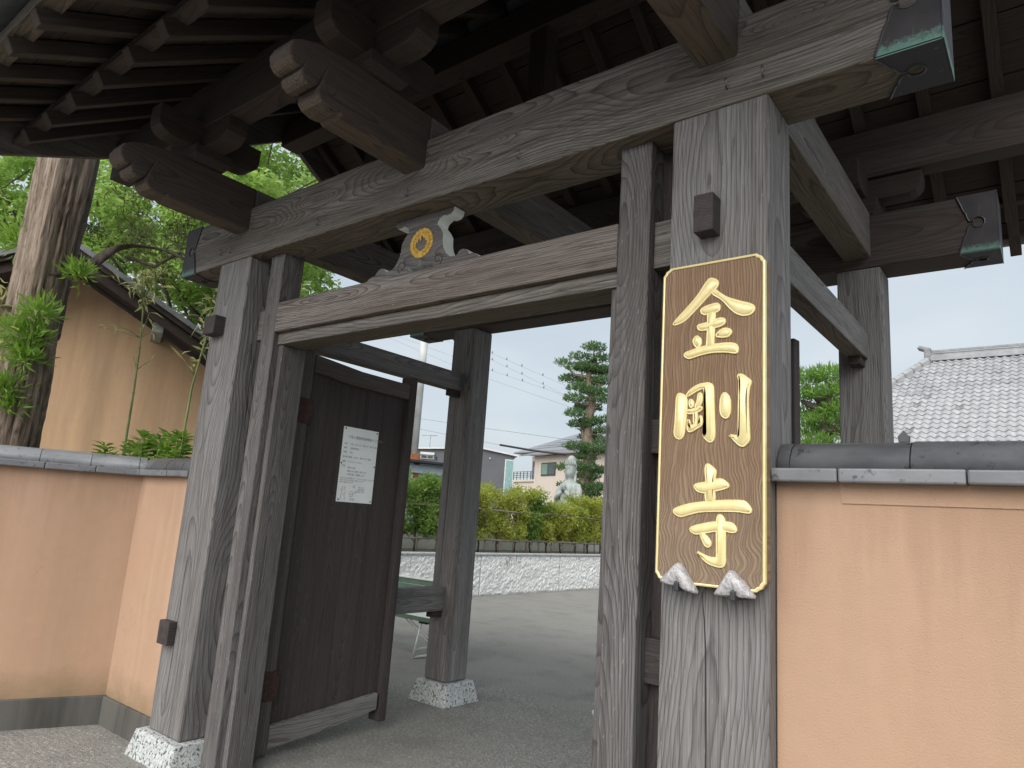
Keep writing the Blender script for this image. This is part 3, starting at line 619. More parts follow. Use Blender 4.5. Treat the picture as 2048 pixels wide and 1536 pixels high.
def glyph(strokes, lab):
    bm = bmesh.new()
    for k, s in enumerate(strokes):
        p = [Vector((x/1000, z/1000)) for x, z in s]; n = len(p)
        q = []                                   # Chaikin smoothing for brush-like edges
        for i in range(n): A, B = p[i], p[(i+1) % n]; q += [A*.78+B*.22, A*.22+B*.78]
        p = q; n = len(p)
        area = sum(p[i].x*p[(i+1) % n].y-p[(i+1) % n].x*p[i].y for i in range(n))
        if area < 0: p = p[::-1]
        def inset(d):
            o = []
            for i in range(n):
                t = (p[(i+1) % n]-p[i-1]).normalized(); o.append(p[i]+Vector((-t.y, t.x))*d)
            return o
        e = .0004*k
        L = [(inset(-.0038), -.0575), (inset(-.0036), -.0612-e), (inset(-.0018), -.0622-e), (inset(-.0002), -.0602-e), (inset(.0028), -.0635-e), (inset(.0055), -.0660-e)]
        rings = [[bm.verts.new((v_.x, y, v_.y)) for v_ in P] for P, y in L]
        for a_, b_ in zip(rings, rings[1:]):
            for i in range(n): bm.faces.new((a_[i], a_[(i+1) % n], b_[(i+1) % n], b_[i]))
        f = bm.faces.new(rings[-1]); bmesh.ops.triangulate(bm, faces=[f])
    bmesh.ops.recalc_face_normals(bm, faces=bm.faces)
    o = bm_obj('character', bm, M['gold'], NB, True); o['label'] = lab; return o
glyph(KIN, 'gold character kin, the top one'); glyph(GO, 'gold character go, the middle one'); glyph(JI, 'gold character ji, the bottom one')
# padded brackets under the board
def pad_mat():
    N = NT('crinkled_silver_cloth'); v = N.coord(); a = N.noise(v, 70, 5, .7, dist=1.5)
    N.bump(a, .004, .9); return N.fin(N.mix(N.ramp(a, (.35, 0), (.65, 1)), (.26, .25, .26), (.62, .61, .62)), .5, .4, .1)
M['pad'] = pad_mat()
for k, (A, B, Cc) in enumerate((((.664, 1.385), (.733, 1.452), (.803, 1.357)), ((.853, 1.361), (.913, 1.444), (.993, 1.365)))):
    A, B, Cc = Vector(A), Vector(B), Vector(Cc); m_ = (A+Cc)/2+Vector((0, .012)); bm = bmesh.new()
    out2 = [A, A.lerp(B, .5)+Vector((-.003, .004)), B+Vector((-.006, 0)), B+Vector((.006, 0)), Cc.lerp(B, .5)+Vector((.004, .003)), Cc, Cc.lerp(m_, .6)+Vector((0, -.008)), m_+Vector((.014, -.012)), m_+Vector((.012, .008)), m_+Vector((-.006, .008)), m_+Vector((-.006, -.010)), A.lerp(m_, .6)+Vector((0, -.008))]
    q = []
    for i_ in range(len(out2)): a_, b_ = out2[i_], out2[(i_+1) % len(out2)]; q += [a_*.85+b_*.15, a_*.5+b_*.5, a_*.15+b_*.85]
    cen = sum(q, Vector((0, 0)))/len(q); rings = []
    for y, k_ in ((-.060, .97), (-.070, 1.0), (-.083, .98), (-.093, .9), (-.099, .74)): rings.append([bm.verts.new((cen.x+(p.x-cen.x)*k_+random.uniform(-.0012, .0012), y+random.uniform(-.0015, .0015), cen.y+(p.y-cen.y)*k_+.004*(1-k_)+random.uniform(-.0012, .0012))) for p in q])
    for a_, b_ in zip(rings, rings[1:]):
        for i_ in range(len(q)): bm.faces.new((a_[i_], a_[(i_+1) % len(q)], b_[(i_+1) % len(q)], b_[i_]))
    bmesh.ops.triangulate(bm, faces=[bm.faces.new(rings[-1])]); bmesh.ops.recalc_face_normals(bm, faces=bm.faces)
    o = thing('board_bracket', ('crinkled silver-grey triangular padded bracket under the left corner of the name board', 'crinkled silver-grey triangular padded bracket under the right corner of the name board')[k], 'bracket', (m_.x, -.08, m_.y-.02), 'padded brackets holding the name board')
    bm_obj('padding', bm, M['pad'], o, True)
    box('metal_tab', m_.x-.004, m_.x+.012, -.108, -.002, m_.y-.022, m_.y+.008, M['rim'], o, .003)
print('part2 ok')
# ================================================================ boundary walls with tiled coping
def half_round(L, r, n=8, th=.014):
    """ridge tile: half cylinder along local x"""
    v, f = [], []
    for k, rr in enumerate((r, r-th)):
        for x in (-L/2, L/2):
            for i in range(n+1):
                a = math.pi*i/n; v.append((x, -rr*math.cos(a), rr*math.sin(a)*1.0))
    o = lambda k, e, i: k*2*(n+1)+e*(n+1)+i
    for i in range(n):
        f.append((o(0, 0, i), o(0, 1, i), o(0, 1, i+1), o(0, 0, i+1))); f.append((o(1, 0, i+1), o(1, 1, i+1), o(1, 1, i), o(1, 0, i)))
        for e in (0, 1): f.append((o(0, e, i), o(0, e, i+1), o(1, e, i+1), o(1, e, i)))
    for e in (0, n): f.append((o(0, 0, e), o(1, 0, e), o(1, 1, e), o(0, 1, e)))
    return v, f
def wall_run(parent, p, d, L, ztile, th=.24, first=(.04, .20), ridge_len=.335, flat_len=.338, rad=.098, plinth=.185, front=.06, ridge_z=None, name='plaster_face'):
    """p: start point on the coping's front edge line; d: unit direction; wall body is set back by `front` on the left of d when seen from the camera side"""
    d = Vector((d[0], d[1], 0)).normalized(); nrm = Vector((-d.y, d.x, 0))       # nrm points away from the viewer
    ang = math.atan2(d.y, d.x); P = Vector((p[0], p[1], 0))
    def put(o, loc): 
        WL[o] = Vector(loc); o.location = WL[o]-WL[parent]; o.rotation_euler = (0, 0, ang); return o
    def lbox(nm, s0, s1, t0, t1, z0, z1, mat, bev):
        o = box(nm, -(s1-s0)/2, (s1-s0)/2, -(t1-t0)/2, (t1-t0)/2, -(z1-z0)/2, (z1-z0)/2, mat, parent, bev)
        c = P+d*((s0+s1)/2)+nrm*((t0+t1)/2); return put(o, (c.x, c.y, (z0+z1)/2))
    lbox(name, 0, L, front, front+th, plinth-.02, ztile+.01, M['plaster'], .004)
    lbox('plinth', 0, L, front-.022, front+th+.022, -.02, plinth, M['plinth'], .006)
    # flat edge tiles
    s = 0; n = first[1]; rr = random.Random(int(L*100))
    src = {}
    while s < L-.02:
        e = min(s+n, L); o = lbox('edge_tile', s+.0015, e-.0015, -.004+rr.uniform(-.003, .003), front+th/2-.002, ztile+rr.uniform(-.002, .002), ztile+.042, M['tile'], .006)
        o.rotation_euler = (rr.uniform(.0, .02), 0, ang); o2 = lbox('edge_tile', s+.0015, e-.0015, front+th/2+.002, front*2+th+.004, ztile, ztile+.042, M['tile'], .006)
        s = e; n = flat_len
    s = 0; n = first[0]
    while s < L-.02:
        e = min(s+n, L); v, f = half_round(e-s-.004, rad+rr.uniform(-.0015, .0015))
        o = mesh_obj('ridge_tile', v, f, M['tile'], parent, True, center=False)
        c = P+d*((s+e)/2)+nrm*(front+th/2); put(o, (c.x, c.y, ztile+.043)); o.rotation_euler = (0, rr.uniform(-.006, .006), ang)
        s = e; n = ridge_len
WR = thing('boundary_wall', 'orange plaster wall with grey tile coping right of the name board', 'wall', (2.0, .15, 0))
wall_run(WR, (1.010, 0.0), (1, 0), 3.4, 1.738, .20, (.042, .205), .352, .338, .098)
bd = prism('plaster_band', [(1.215, 1.675), (4.40, 1.69), (4.40, 1.738), (1.205, 1.738)], 'y', .0555, .0605, M['plaster'], WR)
WLF = thing('boundary_wall', 'orange plaster wall folding forward left of the gate, grey tile coping', 'wall', (-3.3, .1, 0))
wall_run(WLF, (-3.555, 0.0), (1, 0), .80, 1.688, .20, (.13, .11), .22, .20, .095, .185, .06)
wd = Vector((.193, .463, 0)).normalized(); st = Vector((-3.54, -.0, 0))-wd*2.6
wall_run(WLF, (st.x+.055, st.y-.02), wd, 2.68, 1.684, .20, (.19, .25), .305, .302, .095, .19, .06)

# ================================================================ tan outbuilding behind the left wall
OB = thing('outbuilding', 'tan plaster outbuilding with a dark sloping roof edge behind the left wall', 'building', (-6.2, 1.0, 0))
eb, tb = Vector((.385, .923, 0)).normalized(), Vector((-.923, .385, 0)).normalized(); ob_rot = math.atan2(eb.y, eb.x); sl = .54; zr = lambda s: 3.69-sl*s
def ob(o):
    c = WL[o]; w = Vector((-6.2, 1.0, 0))+eb*c.x+tb*c.y; w.z = c.z; o.parent = OB; WL[o] = w; o.location = w-WL[OB]; o.rotation_euler = (0, 0, ob_rot); return o
RS = -.80                                                      # ridge position along the gable
g = lambda s, o: (s, zr(RS)-sl*abs(s-RS)+o)
ob(prism('gable_wall', [(-2.5, 0), (.95, 0), g(.95, -.16), g(RS, -.16), g(-2.5, -.16)], 'y', .50, .65, M['plaster2'], None)); ob(box('side_wall', .80, .945, .651, 4, 0, zr(.95)-.2, M['plaster2'], None, 0))
for o0, o1, y0, y1 in ((-.19, -.085, -.16, -.12), (-.075, -.02, -.21, -.13)): ob(prism('bargeboard', [g(-2.8, o0), g(RS, o0), g(1.25, o0), g(1.25, o1), g(RS, o1), g(-2.8, o1)], 'y', y0, y1, WD('x'), None))
ob(prism('soffit', [g(-2.8, -.10), g(RS, -.10), g(1.25, -.10), g(1.25, -.08), g(RS, -.08), g(-2.8, -.08)], 'y', -.119, 4, WD('y'), None))
ob(prism('roof', [g(-2.8, -.02), g(RS, -.02), g(1.3, -.02), g(1.3, .04), g(RS, .04), g(-2.8, .04)], 'y', -.24, 4.1, M['tile'], None))
ob(box('purlin_end', .10, .21, -.10, .5, zr(.15)-.28, zr(.15)-.17, M['stone'], None, .004))

# ================================================================ leaf and tree builders
def leaf_mesh(name, cen, dirs, nor, L, Wd, mat, parent=None, bend=.0):
    cen = np.asarray(cen, float); n = len(cen)
    d = np.asarray(dirs, float); d /= np.linalg.norm(d, axis=1)[:, None]+1e-9
    s = np.cross(d, nor); s /= np.linalg.norm(s, axis=1)[:, None]+1e-9; up = np.cross(s, d)
    L = np.broadcast_to(L, n)[:, None]; Wd = np.broadcast_to(Wd, n)[:, None]
    v = np.empty((n, 4, 3)); v[:, 0] = cen; v[:, 1] = cen+d*L*.45+s*Wd*.5+up*L*.06; v[:, 2] = cen+d*L-up*L*bend; v[:, 3] = cen+d*L*.45-s*Wd*.5+up*L*.06
    me = bpy.data.meshes.new(name); c = v.reshape(-1, 3).mean(0)
    me.vertices.add(n*4); me.vertices.foreach_set('co', (v.reshape(-1, 3)-c).ravel())
    me.loops.add(n*4); me.loops.foreach_set('vertex_index', np.arange(n*4)); me.polygons.add(n); me.polygons.foreach_set('loop_start', np.arange(n)*4)
    try: me.polygons.foreach_set('loop_total', np.full(n, 4))
    except Exception: pass
    me.materials.append(mat); me.update(calc_edges=True); me.validate()
    o = link(bpy.data.objects.new(name, me), parent, c); o['kind'] = 'stuff'; return o
def rand_dirs(n, up=0.0, flat=1.0):
    d = rng.normal(size=(n, 3)); d[:, 2] = d[:, 2]*flat+up; return d/np.linalg.norm(d, axis=1)[:, None]
def clump_points(centers, radii, n_each, squash=.6):
    P = []
    for c, r in zip(centers, radii):
        q = rng.normal(size=(n_each, 3)); q /= np.linalg.norm(q, axis=1)[:, None]; q *= (rng.random((n_each, 1))**.45)*r; q[:, 2] *= squash; P.append(q+np.array(c))
    return np.concatenate(P)
def limb_path(a, b, n=6, sag=0., wob=.1):
    a, b = Vector(a), Vector(b); L = (b-a).length; out = []
    for i in range(n+1):
        t = i/n; p = a.lerp(b, t)+Vector((0, 0, -sag*math.sin(math.pi*t)))
        if 0 < i < n: p += Vector(rng.normal(size=3)*wob*L*.12)
        out.append(p)
    return out
def broadleaf(label, base, top, crown_c, crown_r, nclump, n_each, leafL, mat, group=None, clr=.75, name='broadleaf_tree'):
    T = thing(name, label, 'tree', base, group); bm = bmesh.new()
    tp = limb_path(base, top, 8, 0, .25); tube_bm(bm, tp, [.26-.02*i for i in range(9)], 9)
    C = []; 
    for i in range(nclump):
        q = rng.normal(size=3); q /= np.linalg.norm(q); q *= rng.random()**.35
        C.append(np.array(crown_c)+q*np.array(crown_r))
    for c in C[::2]:
        s = tp[int(rng.integers(3, 9))]; tube_bm(bm, limb_path(s, c, 5, -.2, .5), [.075, .06, .048, .036, .026, .012], 6)
    bm_obj('trunk', bm, M['bark_dark'], T, True)
    P = clump_points(C, [clr*(.7+.6*rng.random()) for _ in C], n_each, .5)
    n = len(P); d = rand_dirs(n, -.25, .6); nn = rand_dirs(n, 1.3, 1.0)
    leaf_mesh('crown', P, d, nn, leafL*(.7+.6*rng.random(n)), leafL*.62, mat, T, .12)
    return T
broadleaf('leafy light green tree spreading behind the tan outbuilding', (-13.6, 6.4, 0), (-13.4, 6.2, 7.2), (-13.4, 5.0, 7.4), (4.6, 2.4, 2.9), 95, 400, .14, M['leaf_tree'], None, .74)
broadleaf('leafy green tree far left behind the shaggy trunk', (-17.5, 3.2, 0), (-17.3, 3.0, 6.5), (-17.2, 2.6, 7.6), (2.6, 1.6, 2.6), 45, 260, .15, M['leaf_tree'], None, .8)

# shaggy maki tree standing behind the wing wall
MK = thing('maki_tree', 'thick leaning tree trunk with shredding brown bark and green leaf tufts', 'tree', (-4.9, -.4, 0))
def rough_trunk(pts, rad, seg=72, amp=.16, name='trunk', seed=3, mat=None, parent=None, sub=9):
    r2 = np.random.default_rng(seed); ph = r2.random(8)*6.28; P = [Vector(p) for p in pts]; v, f = [], []
    n = (len(P)-1)*sub+1; rings = []
    for k in range(n):
        t = k/sub; j = min(int(t), len(P)-2); u = t-j
        p0, p1, p2, p3 = P[max(j-1, 0)], P[j], P[j+1], P[min(j+2, len(P)-1)]
        c = .5*((2*p1)+(p2-p0)*u+(2*p0-5*p1+4*p2-p3)*u*u+(3*p1-p0-3*p2+p3)*u**3); r = rad[j]*(1-u)+rad[j+1]*u
        for i in range(seg):
            a = 2*math.pi*i/seg
            q = r*(1+amp*(.5*math.sin(3*a+ph[0]+t*.5)+.35*math.sin(5*a+ph[1]-t*.8)+.25*math.sin(9*a+ph[2]+t*1.3)+.22*math.sin(17*a+ph[3]+1.2*math.sin(t*1.9))+.24*math.sin(27*a+ph[4]+1.7*math.sin(t*1.3+1)))+.03*r2.normal()*amp*4)
            v.append((c.x+q*math.cos(a), c.y+q*math.sin(a), c.z))
    for k in range(n-1):
        for i in range(seg): f.append((k*seg+i, k*seg+(i+1) % seg, (k+1)*seg+(i+1) % seg, (k+1)*seg+i))
    f.append(tuple(range(seg))[::-1]); f.append(tuple((n-1)*seg+i for i in range(seg)))
    return mesh_obj(name, v, f, mat, parent, True)
rough_trunk([(-5.02, -.40, 0), (-4.97, -.4, 1.0), (-4.93, -.40, 1.87), (-4.87, -.4, 2.40), (-4.98, -.4, 3.10), (-4.97, -.4, 3.78), (-4.95, -.4, 4.34), (-4.9, -.38, 5.6), (-4.95, -.3, 7.2)], [.27, .22, .20, .19, .185, .19, .20, .17, .12], mat=M['bark'], parent=MK)
rough_trunk([(-5.5, -.1, 2.9), (-5.62, -.1, 3.6), (-5.55, -.08, 4.3), (-5.45, -.1, 5.4)], [.1, .14, .13, .11], 14, .2, 'limb', 5, M['bark_dark'], MK)
rough_trunk([(-5.0, -.4, 3.2), (-5.35, -.2, 3.45), (-5.75, -.1, 3.75), (-6.4, .1, 3.95), (-7.2, .3, 4.1)], [.1, .085, .075, .06, .04], 12, .2, 'limb', 6, M['bark_dark'], MK)
rough_trunk([(-4.86, -.36, 3.3), (-4.82, -.1, 3.48), (-4.9, .1, 3.72), (-4.72, .22, 3.76), (-4.3, .3, 3.66), (-3.9, .34, 3.50), (-3.5, .4, 3.42)], [.06, .055, .05, .045, .038, .03, .018], 10, .2, 'limb', 7, M['bark_dark'], MK)
tube('limb', [(-5.0, .25, 3.72), (-4.5, .3, 3.55), (-4.1, .33, 3.62), (-3.7, .36, 3.4)], [.02, .016, .012, .006], M['bark_dark'], MK, 6)
rough_trunk([(-5.10, -.48, 2.93), (-5.0, -.57, 2.98), (-4.96, -.68, 3.0)], [.07, .062, .055], 12, .1, 'branch_stub', 8, M['bark'], MK)
for c, r, n in (((-4.62, -.46, 2.93), .13, 150), ((-4.70, -.52, 2.74), .18, 300), ((-4.62, -.50, 2.56), .12, 160), ((-4.76, -.55, 2.30), .15, 240), ((-4.72, -.50, 2.16), .09, 90), ((-5.18, -.56, 3.62), .17, 240), ((-4.72, -.2, 3.36), .12, 120), ((-5.25, -.35, 3.95), .1, 60)):
    n = int(n*1.6); P = np.array(c)+rng.normal(size=(n, 3))*r*.38*np.array([1, 1, .8]); d = P-np.array(c)+np.array([.02, -.03, .06])+rng.normal(size=(n, 3))*.04
    leaf_mesh('leaf_tuft', P, d, rand_dirs(n), .095*(.7+.6*rng.random(n)), .016, M['leaf_maki'], MK, .15)
C = [(-4.72+rng.normal()*.32, .35+rng.normal()*.25, 3.98+rng.normal()*.16) for _ in range(30)]+[(-3.95+rng.normal()*.22, .4+rng.normal()*.2, 3.65+rng.normal()*.14) for _ in range(16)]
P = clump_points(C, [.13]*len(C), 46, .8); n = len(P); leaf_mesh('needle_spray', P, rand_dirs(n, .3), rand_dirs(n), .085, .008, M['leaf_needle'], MK)

# bamboo canes
def bamboo(label, pts, rad, tufts, seed):
    B = thing('bamboo_cane', label, 'bamboo', pts[0], 'thin bamboo canes behind the left wall'); r2 = np.random.default_rng(seed)
    bm = bmesh.new(); P = [Vector(p) for p in pts]; full = []
    for a, b in zip(P, P[1:]):
        for i in range(4): full.append(a.lerp(b, i/4))
    full.append(P[-1]); tube_bm(bm, full, [rad*(1-.75*i/len(full)) for i in range(len(full))], 8)
    for i in range(4, len(full)-1, 4):
        q = full[i]; tube_bm(bm, [q-Vector((0, 0, .006)), q, q+Vector((0, 0, .006))], [rad*.8, rad*1.25*(1-.6*i/len(full)), rad*.8], 8)
    cen, dr_ = [], []
    for i, k, sp in tufts:
        q = full[min(i, len(full)-1)]
        for _ in range(k):
            e = q+Vector((r2.normal()*sp, r2.normal()*sp, abs(r2.normal())*sp*1.6+.05)); tube_bm(bm, [q, q.lerp(e, .5)+Vector((0, 0, .01)), e], [rad*.28, rad*.2, rad*.08], 5)
            for u in (.55, .8, 1.):
                cen.append(tuple(q.lerp(e, u))); dd = r2.normal(size=3); dd[2] = dd[2]*.6+.1; dr_.append(dd)
    bm_obj('cane', bm, M['bamboo'], B, True)
    n = len(cen); leaf_mesh('leaves', cen, dr_, rand_dirs(n, 1), .13*(.6+.7*r2.random(n)), .021, M['leaf_bamboo'], B, .2)
bamboo('thin bamboo cane rising clear of the wall, left one', [(-5.17, .6, .6), (-5.17, .6, 1.3), (-5.171, .6, 1.999), (-5.185, .6, 2.50), (-5.22, .6, 2.95), (-5.30, .6, 3.35), (-5.35, .6, 3.60)], .017, ((14, 2, .12), (17, 4, .14), (20, 10, .14), (22, 14, .13), (24, 16, .12)), 1)
bamboo('thin bamboo cane beside the left main post', [(-4.12, .6, .6), (-4.11, .6, 1.4), (-4.10, .6, 1.987), (-4.08, .6, 2.5), (-4.0, .6, 2.8), (-3.9, .6, 3.15), (-3.82, .6, 3.5)], .015, ((13, 2, .16), (15, 4, .14), (18, 7, .14), (21, 9, .14), (24, 8, .14)), 2)
bamboo('leafy bamboo cane in front of the shaggy trunk', [(-4.62, -.72, .5), (-4.63, -.74, 1.4), (-4.62, -.75, 2.2), (-4.60, -.74, 2.5), (-4.58, -.74, 2.8)], .007, ((8, 3, .09), (11, 5, .1), (13, 6, .11), (16, 5, .1)), 3)
# low leafy plants above the coping
for k, (x, y, h, lab) in enumerate(((-5.25, .5, 1.97, 'low whorled leafy plant over the left wall coping, furthest left'), (-4.85, .55, 2.0, 'low whorled leafy plant at the foot of the left bamboo cane'), (-4.52, .5, 2.07, 'low whorled leafy plant, taller one between the two bamboo canes'), (-4.25, .5, 2.06, 'low whorled leafy plant left of the right bamboo cane'), (-3.92, .5, 2.05, 'low whorled leafy plant against the left main post'))):
    L = thing('leafy_plant', lab, 'plant', (x, y, 0), 'low leafy plants above the left wall'); bm = bmesh.new(); cen, dd = [], []
    for j in range(3):
        sx, sy = x+rng.normal()*.07, y+rng.normal()*.05; hh = h-.06*j*rng.random(); tube_bm(bm, [(sx, sy, .3), (sx, sy, hh-.02)], [.008, .004], 5)
        for i in range(9):
            zz = hh-.03*i
            for q in range(5): a = rng.random()*6.28; cen.append((sx, sy, zz)); dd.append((math.cos(a), math.sin(a), .55-.05*i))
    bm_obj('stem', bm, M['bamboo'], L, True); n = len(cen); leaf_mesh('leaves', cen, dd, rand_dirs(n, 2.), .12*(.7+.5*rng.random(n)), .032, M['leaf_maki'], L, .15)

# ================================================================ granite retaining wall and hedge
def gwall():
    N = NT('split_face_granite'); v, rnd = vec_offset(N); co = N.coord(); sp = N.n('SeparateXYZ'); N.set(sp.inputs[0], co)
    a = N.noise(v, 55, 3, .7); b = N.noise(v, 9, 5, .75, dist=.6); s = N.noise(v, 1, 4, .7, sc=(7, 7, .5))
    base = N.mix(N.ramp(a, (.35, 0), (.65, 1)), (.66, .67, .66), (.90, .91, .90)); base = N.mix(N.ramp(b, (.3, .45), (.46, 0)), base, (.26, .265, .26))
    top = N.ramp(sp.outputs[2], (-.1, 0), (.35, 1)); st_ = N.math('MULTIPLY', N.ramp(s, (.58, 0), (.66, 1)), top)
    base = N.mix(N.math('MULTIPLY', st_, .8), base, (.07, .055, .05)); N.bump(N.noise(v, 42, 5, .8), .03, .9); return N.fin(base, .85, .25)
M['granite_wall'] = gwall()
GW = thing('retaining_wall', 'low rough granite retaining wall along the far side of the court', 'wall', (-7.9, 10, 0))
for y in (.34, 3.25, 6.16, 9.07, 11.98, 14.89, 17.8): box('granite_slab', -8.06, -7.84, y+.006, y+2.904, 0, .815, M['granite_wall'], GW, 0)
for y in (.34, 3.25, 6.16, 9.07, 11.98, 14.89, 17.8):
    ny, nzz = 74, 21; gy = np.linspace(y+.008, y+2.902, ny); gz = np.linspace(.0, .812, nzz); YY, ZZ = np.meshgrid(gy, gz); rf = rng.normal(size=(nzz, ny))*.009
    for k_ in (2, 5, 9): rf += np.kron(rng.normal(size=(nzz//k_+2, ny//k_+2)), np.ones((k_, k_)))[:nzz, :ny]*.0025
    rf[0] = rf[-1] = -.012; rf[:, 0] = rf[:, -1] = -.014
    vv = np.stack([-7.812+rf, YY, ZZ], -1).reshape(-1, 3); ff = [(i*ny+j, i*ny+j+1, (i+1)*ny+j+1, (i+1)*ny+j) for i in range(nzz-1) for j in range(ny-1)]
    mesh_obj('split_face', vv, ff, M['granite_wall'], GW)
for y in (.34, 3.25, 6.16, 9.07, 11.98, 14.89, 17.8): box('capping_stone', -8.07, -7.785, y+.003, y+2.907, .816, .85, M['granite'], GW, .004)
PB = box('planting_bed', -12, -8.075, 0, 24, -.02, .80, simple('garden_soil', (.10, .085, .065), .95, .1, 0, .3, 6, .02), None, .02); struct(PB)
HS = 'clipped hedge shrubs on the retaining wall'
labs = ['yellow-green hedge shrub, %s in the row counted from the open door' % w for w in ('first', 'second', 'third', 'fourth', 'fifth', 'sixth', 'seventh', 'eighth', 'ninth', 'tenth', 'eleventh', 'twelfth', 'thirteenth', 'fourteenth')]
for i in range(14):
    y = 6.55+i*.66; h = 2.36+.06*math.sin(i*1.9)+(.06 if i in (2, 3) else 0)-(.24 if i in (9, 10) else 0)-(.05 if i in (4, 8, 11) else 0)
    S = thing('hedge_shrub', labs[i], 'shrub', (-8.6, y, .8), HS); bm = bmesh.new()
    tube_bm(bm, limb_path((-8.6, y, .78), (-8.6+rng.normal()*.02, y+rng.normal()*.04, 2.1), 6, 0, .15), [.024, .022, .02, .017, .014, .011, .007], 7)
    for k in range(7):
        a = rng.random()*6.28; z0 = 1.0+.12*k; tube_bm(bm, [(-8.6, y, z0), (-8.6+.24*math.cos(a), y+.28*math.sin(a), z0+.22)], [.01, .004], 5)
    bm_obj('stem', bm, M['bark_dark'], S, True)
    Cn = [(-8.6+rng.normal()*.13, y+rng.normal()*.19, z) for z in np.linspace(1.16, h-.1, 30)]
    P = clump_points(Cn, [.2]*len(Cn), 110, .8); P = P[(P[:, 2] < h+rng.normal(size=len(P))*.04) & (P[:, 2] > 1.04+.1*rng.random(len(P)))]
    n = len(P); leaf_mesh('foliage', P, rand_dirs(n, .5), rand_dirs(n, .6), .085*(.7+.6*rng.random(n)), .034, M['leaf_hedge2'] if i in (0, 1, 2, 3, 8) else M['leaf_hedge'], S, .1)
HF = thing('hedge_rail_frame', 'weathered pole frame holding the hedge shrubs upright', 'hedge frame', (-8.45, 10, .8))
pole = simple('weathered_pole', (.17, .15, .13), .85, .2, 0, .3, 12)
for z, x in ((1.10, -8.40), (1.76, -8.38)):
    for y0, y1 in ((5.9, 9.4), (9.2, 12.7), (12.5, 16.2)): tube('rail', [(x, y0, z+.01), (x+.01, (y0+y1)/2, z-.012), (x, y1, z+.015)], .019, pole, HF, 7)
for i in range(20): tube('post', [(-8.42, 6.2+i*.52, .8), (-8.42+rng.normal()*.008, 6.2+i*.52+rng.normal()*.02, 1.14)], .018 if i % 5 else .03, pole, HF, 7)
LW = box('low_block_wall', -9.75, -9.6, 3, 22, .8, 1.30, simple('pale_concrete_block', (.42, .43, .42), .9, .2, 0, .15, 4), None, .01); tag(LW, 'low pale concrete wall behind the hedge stems', 'wall')

# ================================================================ folding bench in the court
BN = thing('folding_bench', 'white folding bench with green slatted back behind the open door', 'bench', (-4.3, 3.7, 0))
gm = simple('green_enamel', (.10, .17, .13), .45, .4, 0, .15)
for z0, z1 in ((.64, .71), (.715, .775)): box('back_slat', -5.45, -3.62, 3.94, 3.965, z0, z1, gm, BN, .006)
box('top_rail', -5.47, -3.60, 3.925, 3.985, .778, .80, M['white_metal'], BN, .006)
box('seat', -5.45, -3.62, 3.44, 3.86, .435, .455, M['white_metal'], BN, .006); box('seat_edge', -5.46, -3.61, 3.428, 3.439, .405, .452, gm, BN, .003)
for x in (-5.2, -3.93):
    for pts in ([(x-.03, 3.44, 0), (x+.01, 3.50, .43)], [(x-.03, 3.44, .014), (x-.03, 3.92, .014)], [(x-.03, 3.92, 0), (x, 3.93, .40), (x, 3.955, .80)], [(x-.02, 3.45, .10), (x-.02, 3.92, .10)]): tube('leg', pts, .013, M['white_metal'], BN, 8)
    for dy in (0, .05): tube('brace', [(x-.45, 3.6+dy, .42), (x+.25, 3.6+dy, .06)], .005, M['white_metal'], BN, 6)
    box('clamp', x-.02, x+.11, 3.47, 3.52, .375, .40, M['black'], BN, .006)
print('part3 ok')
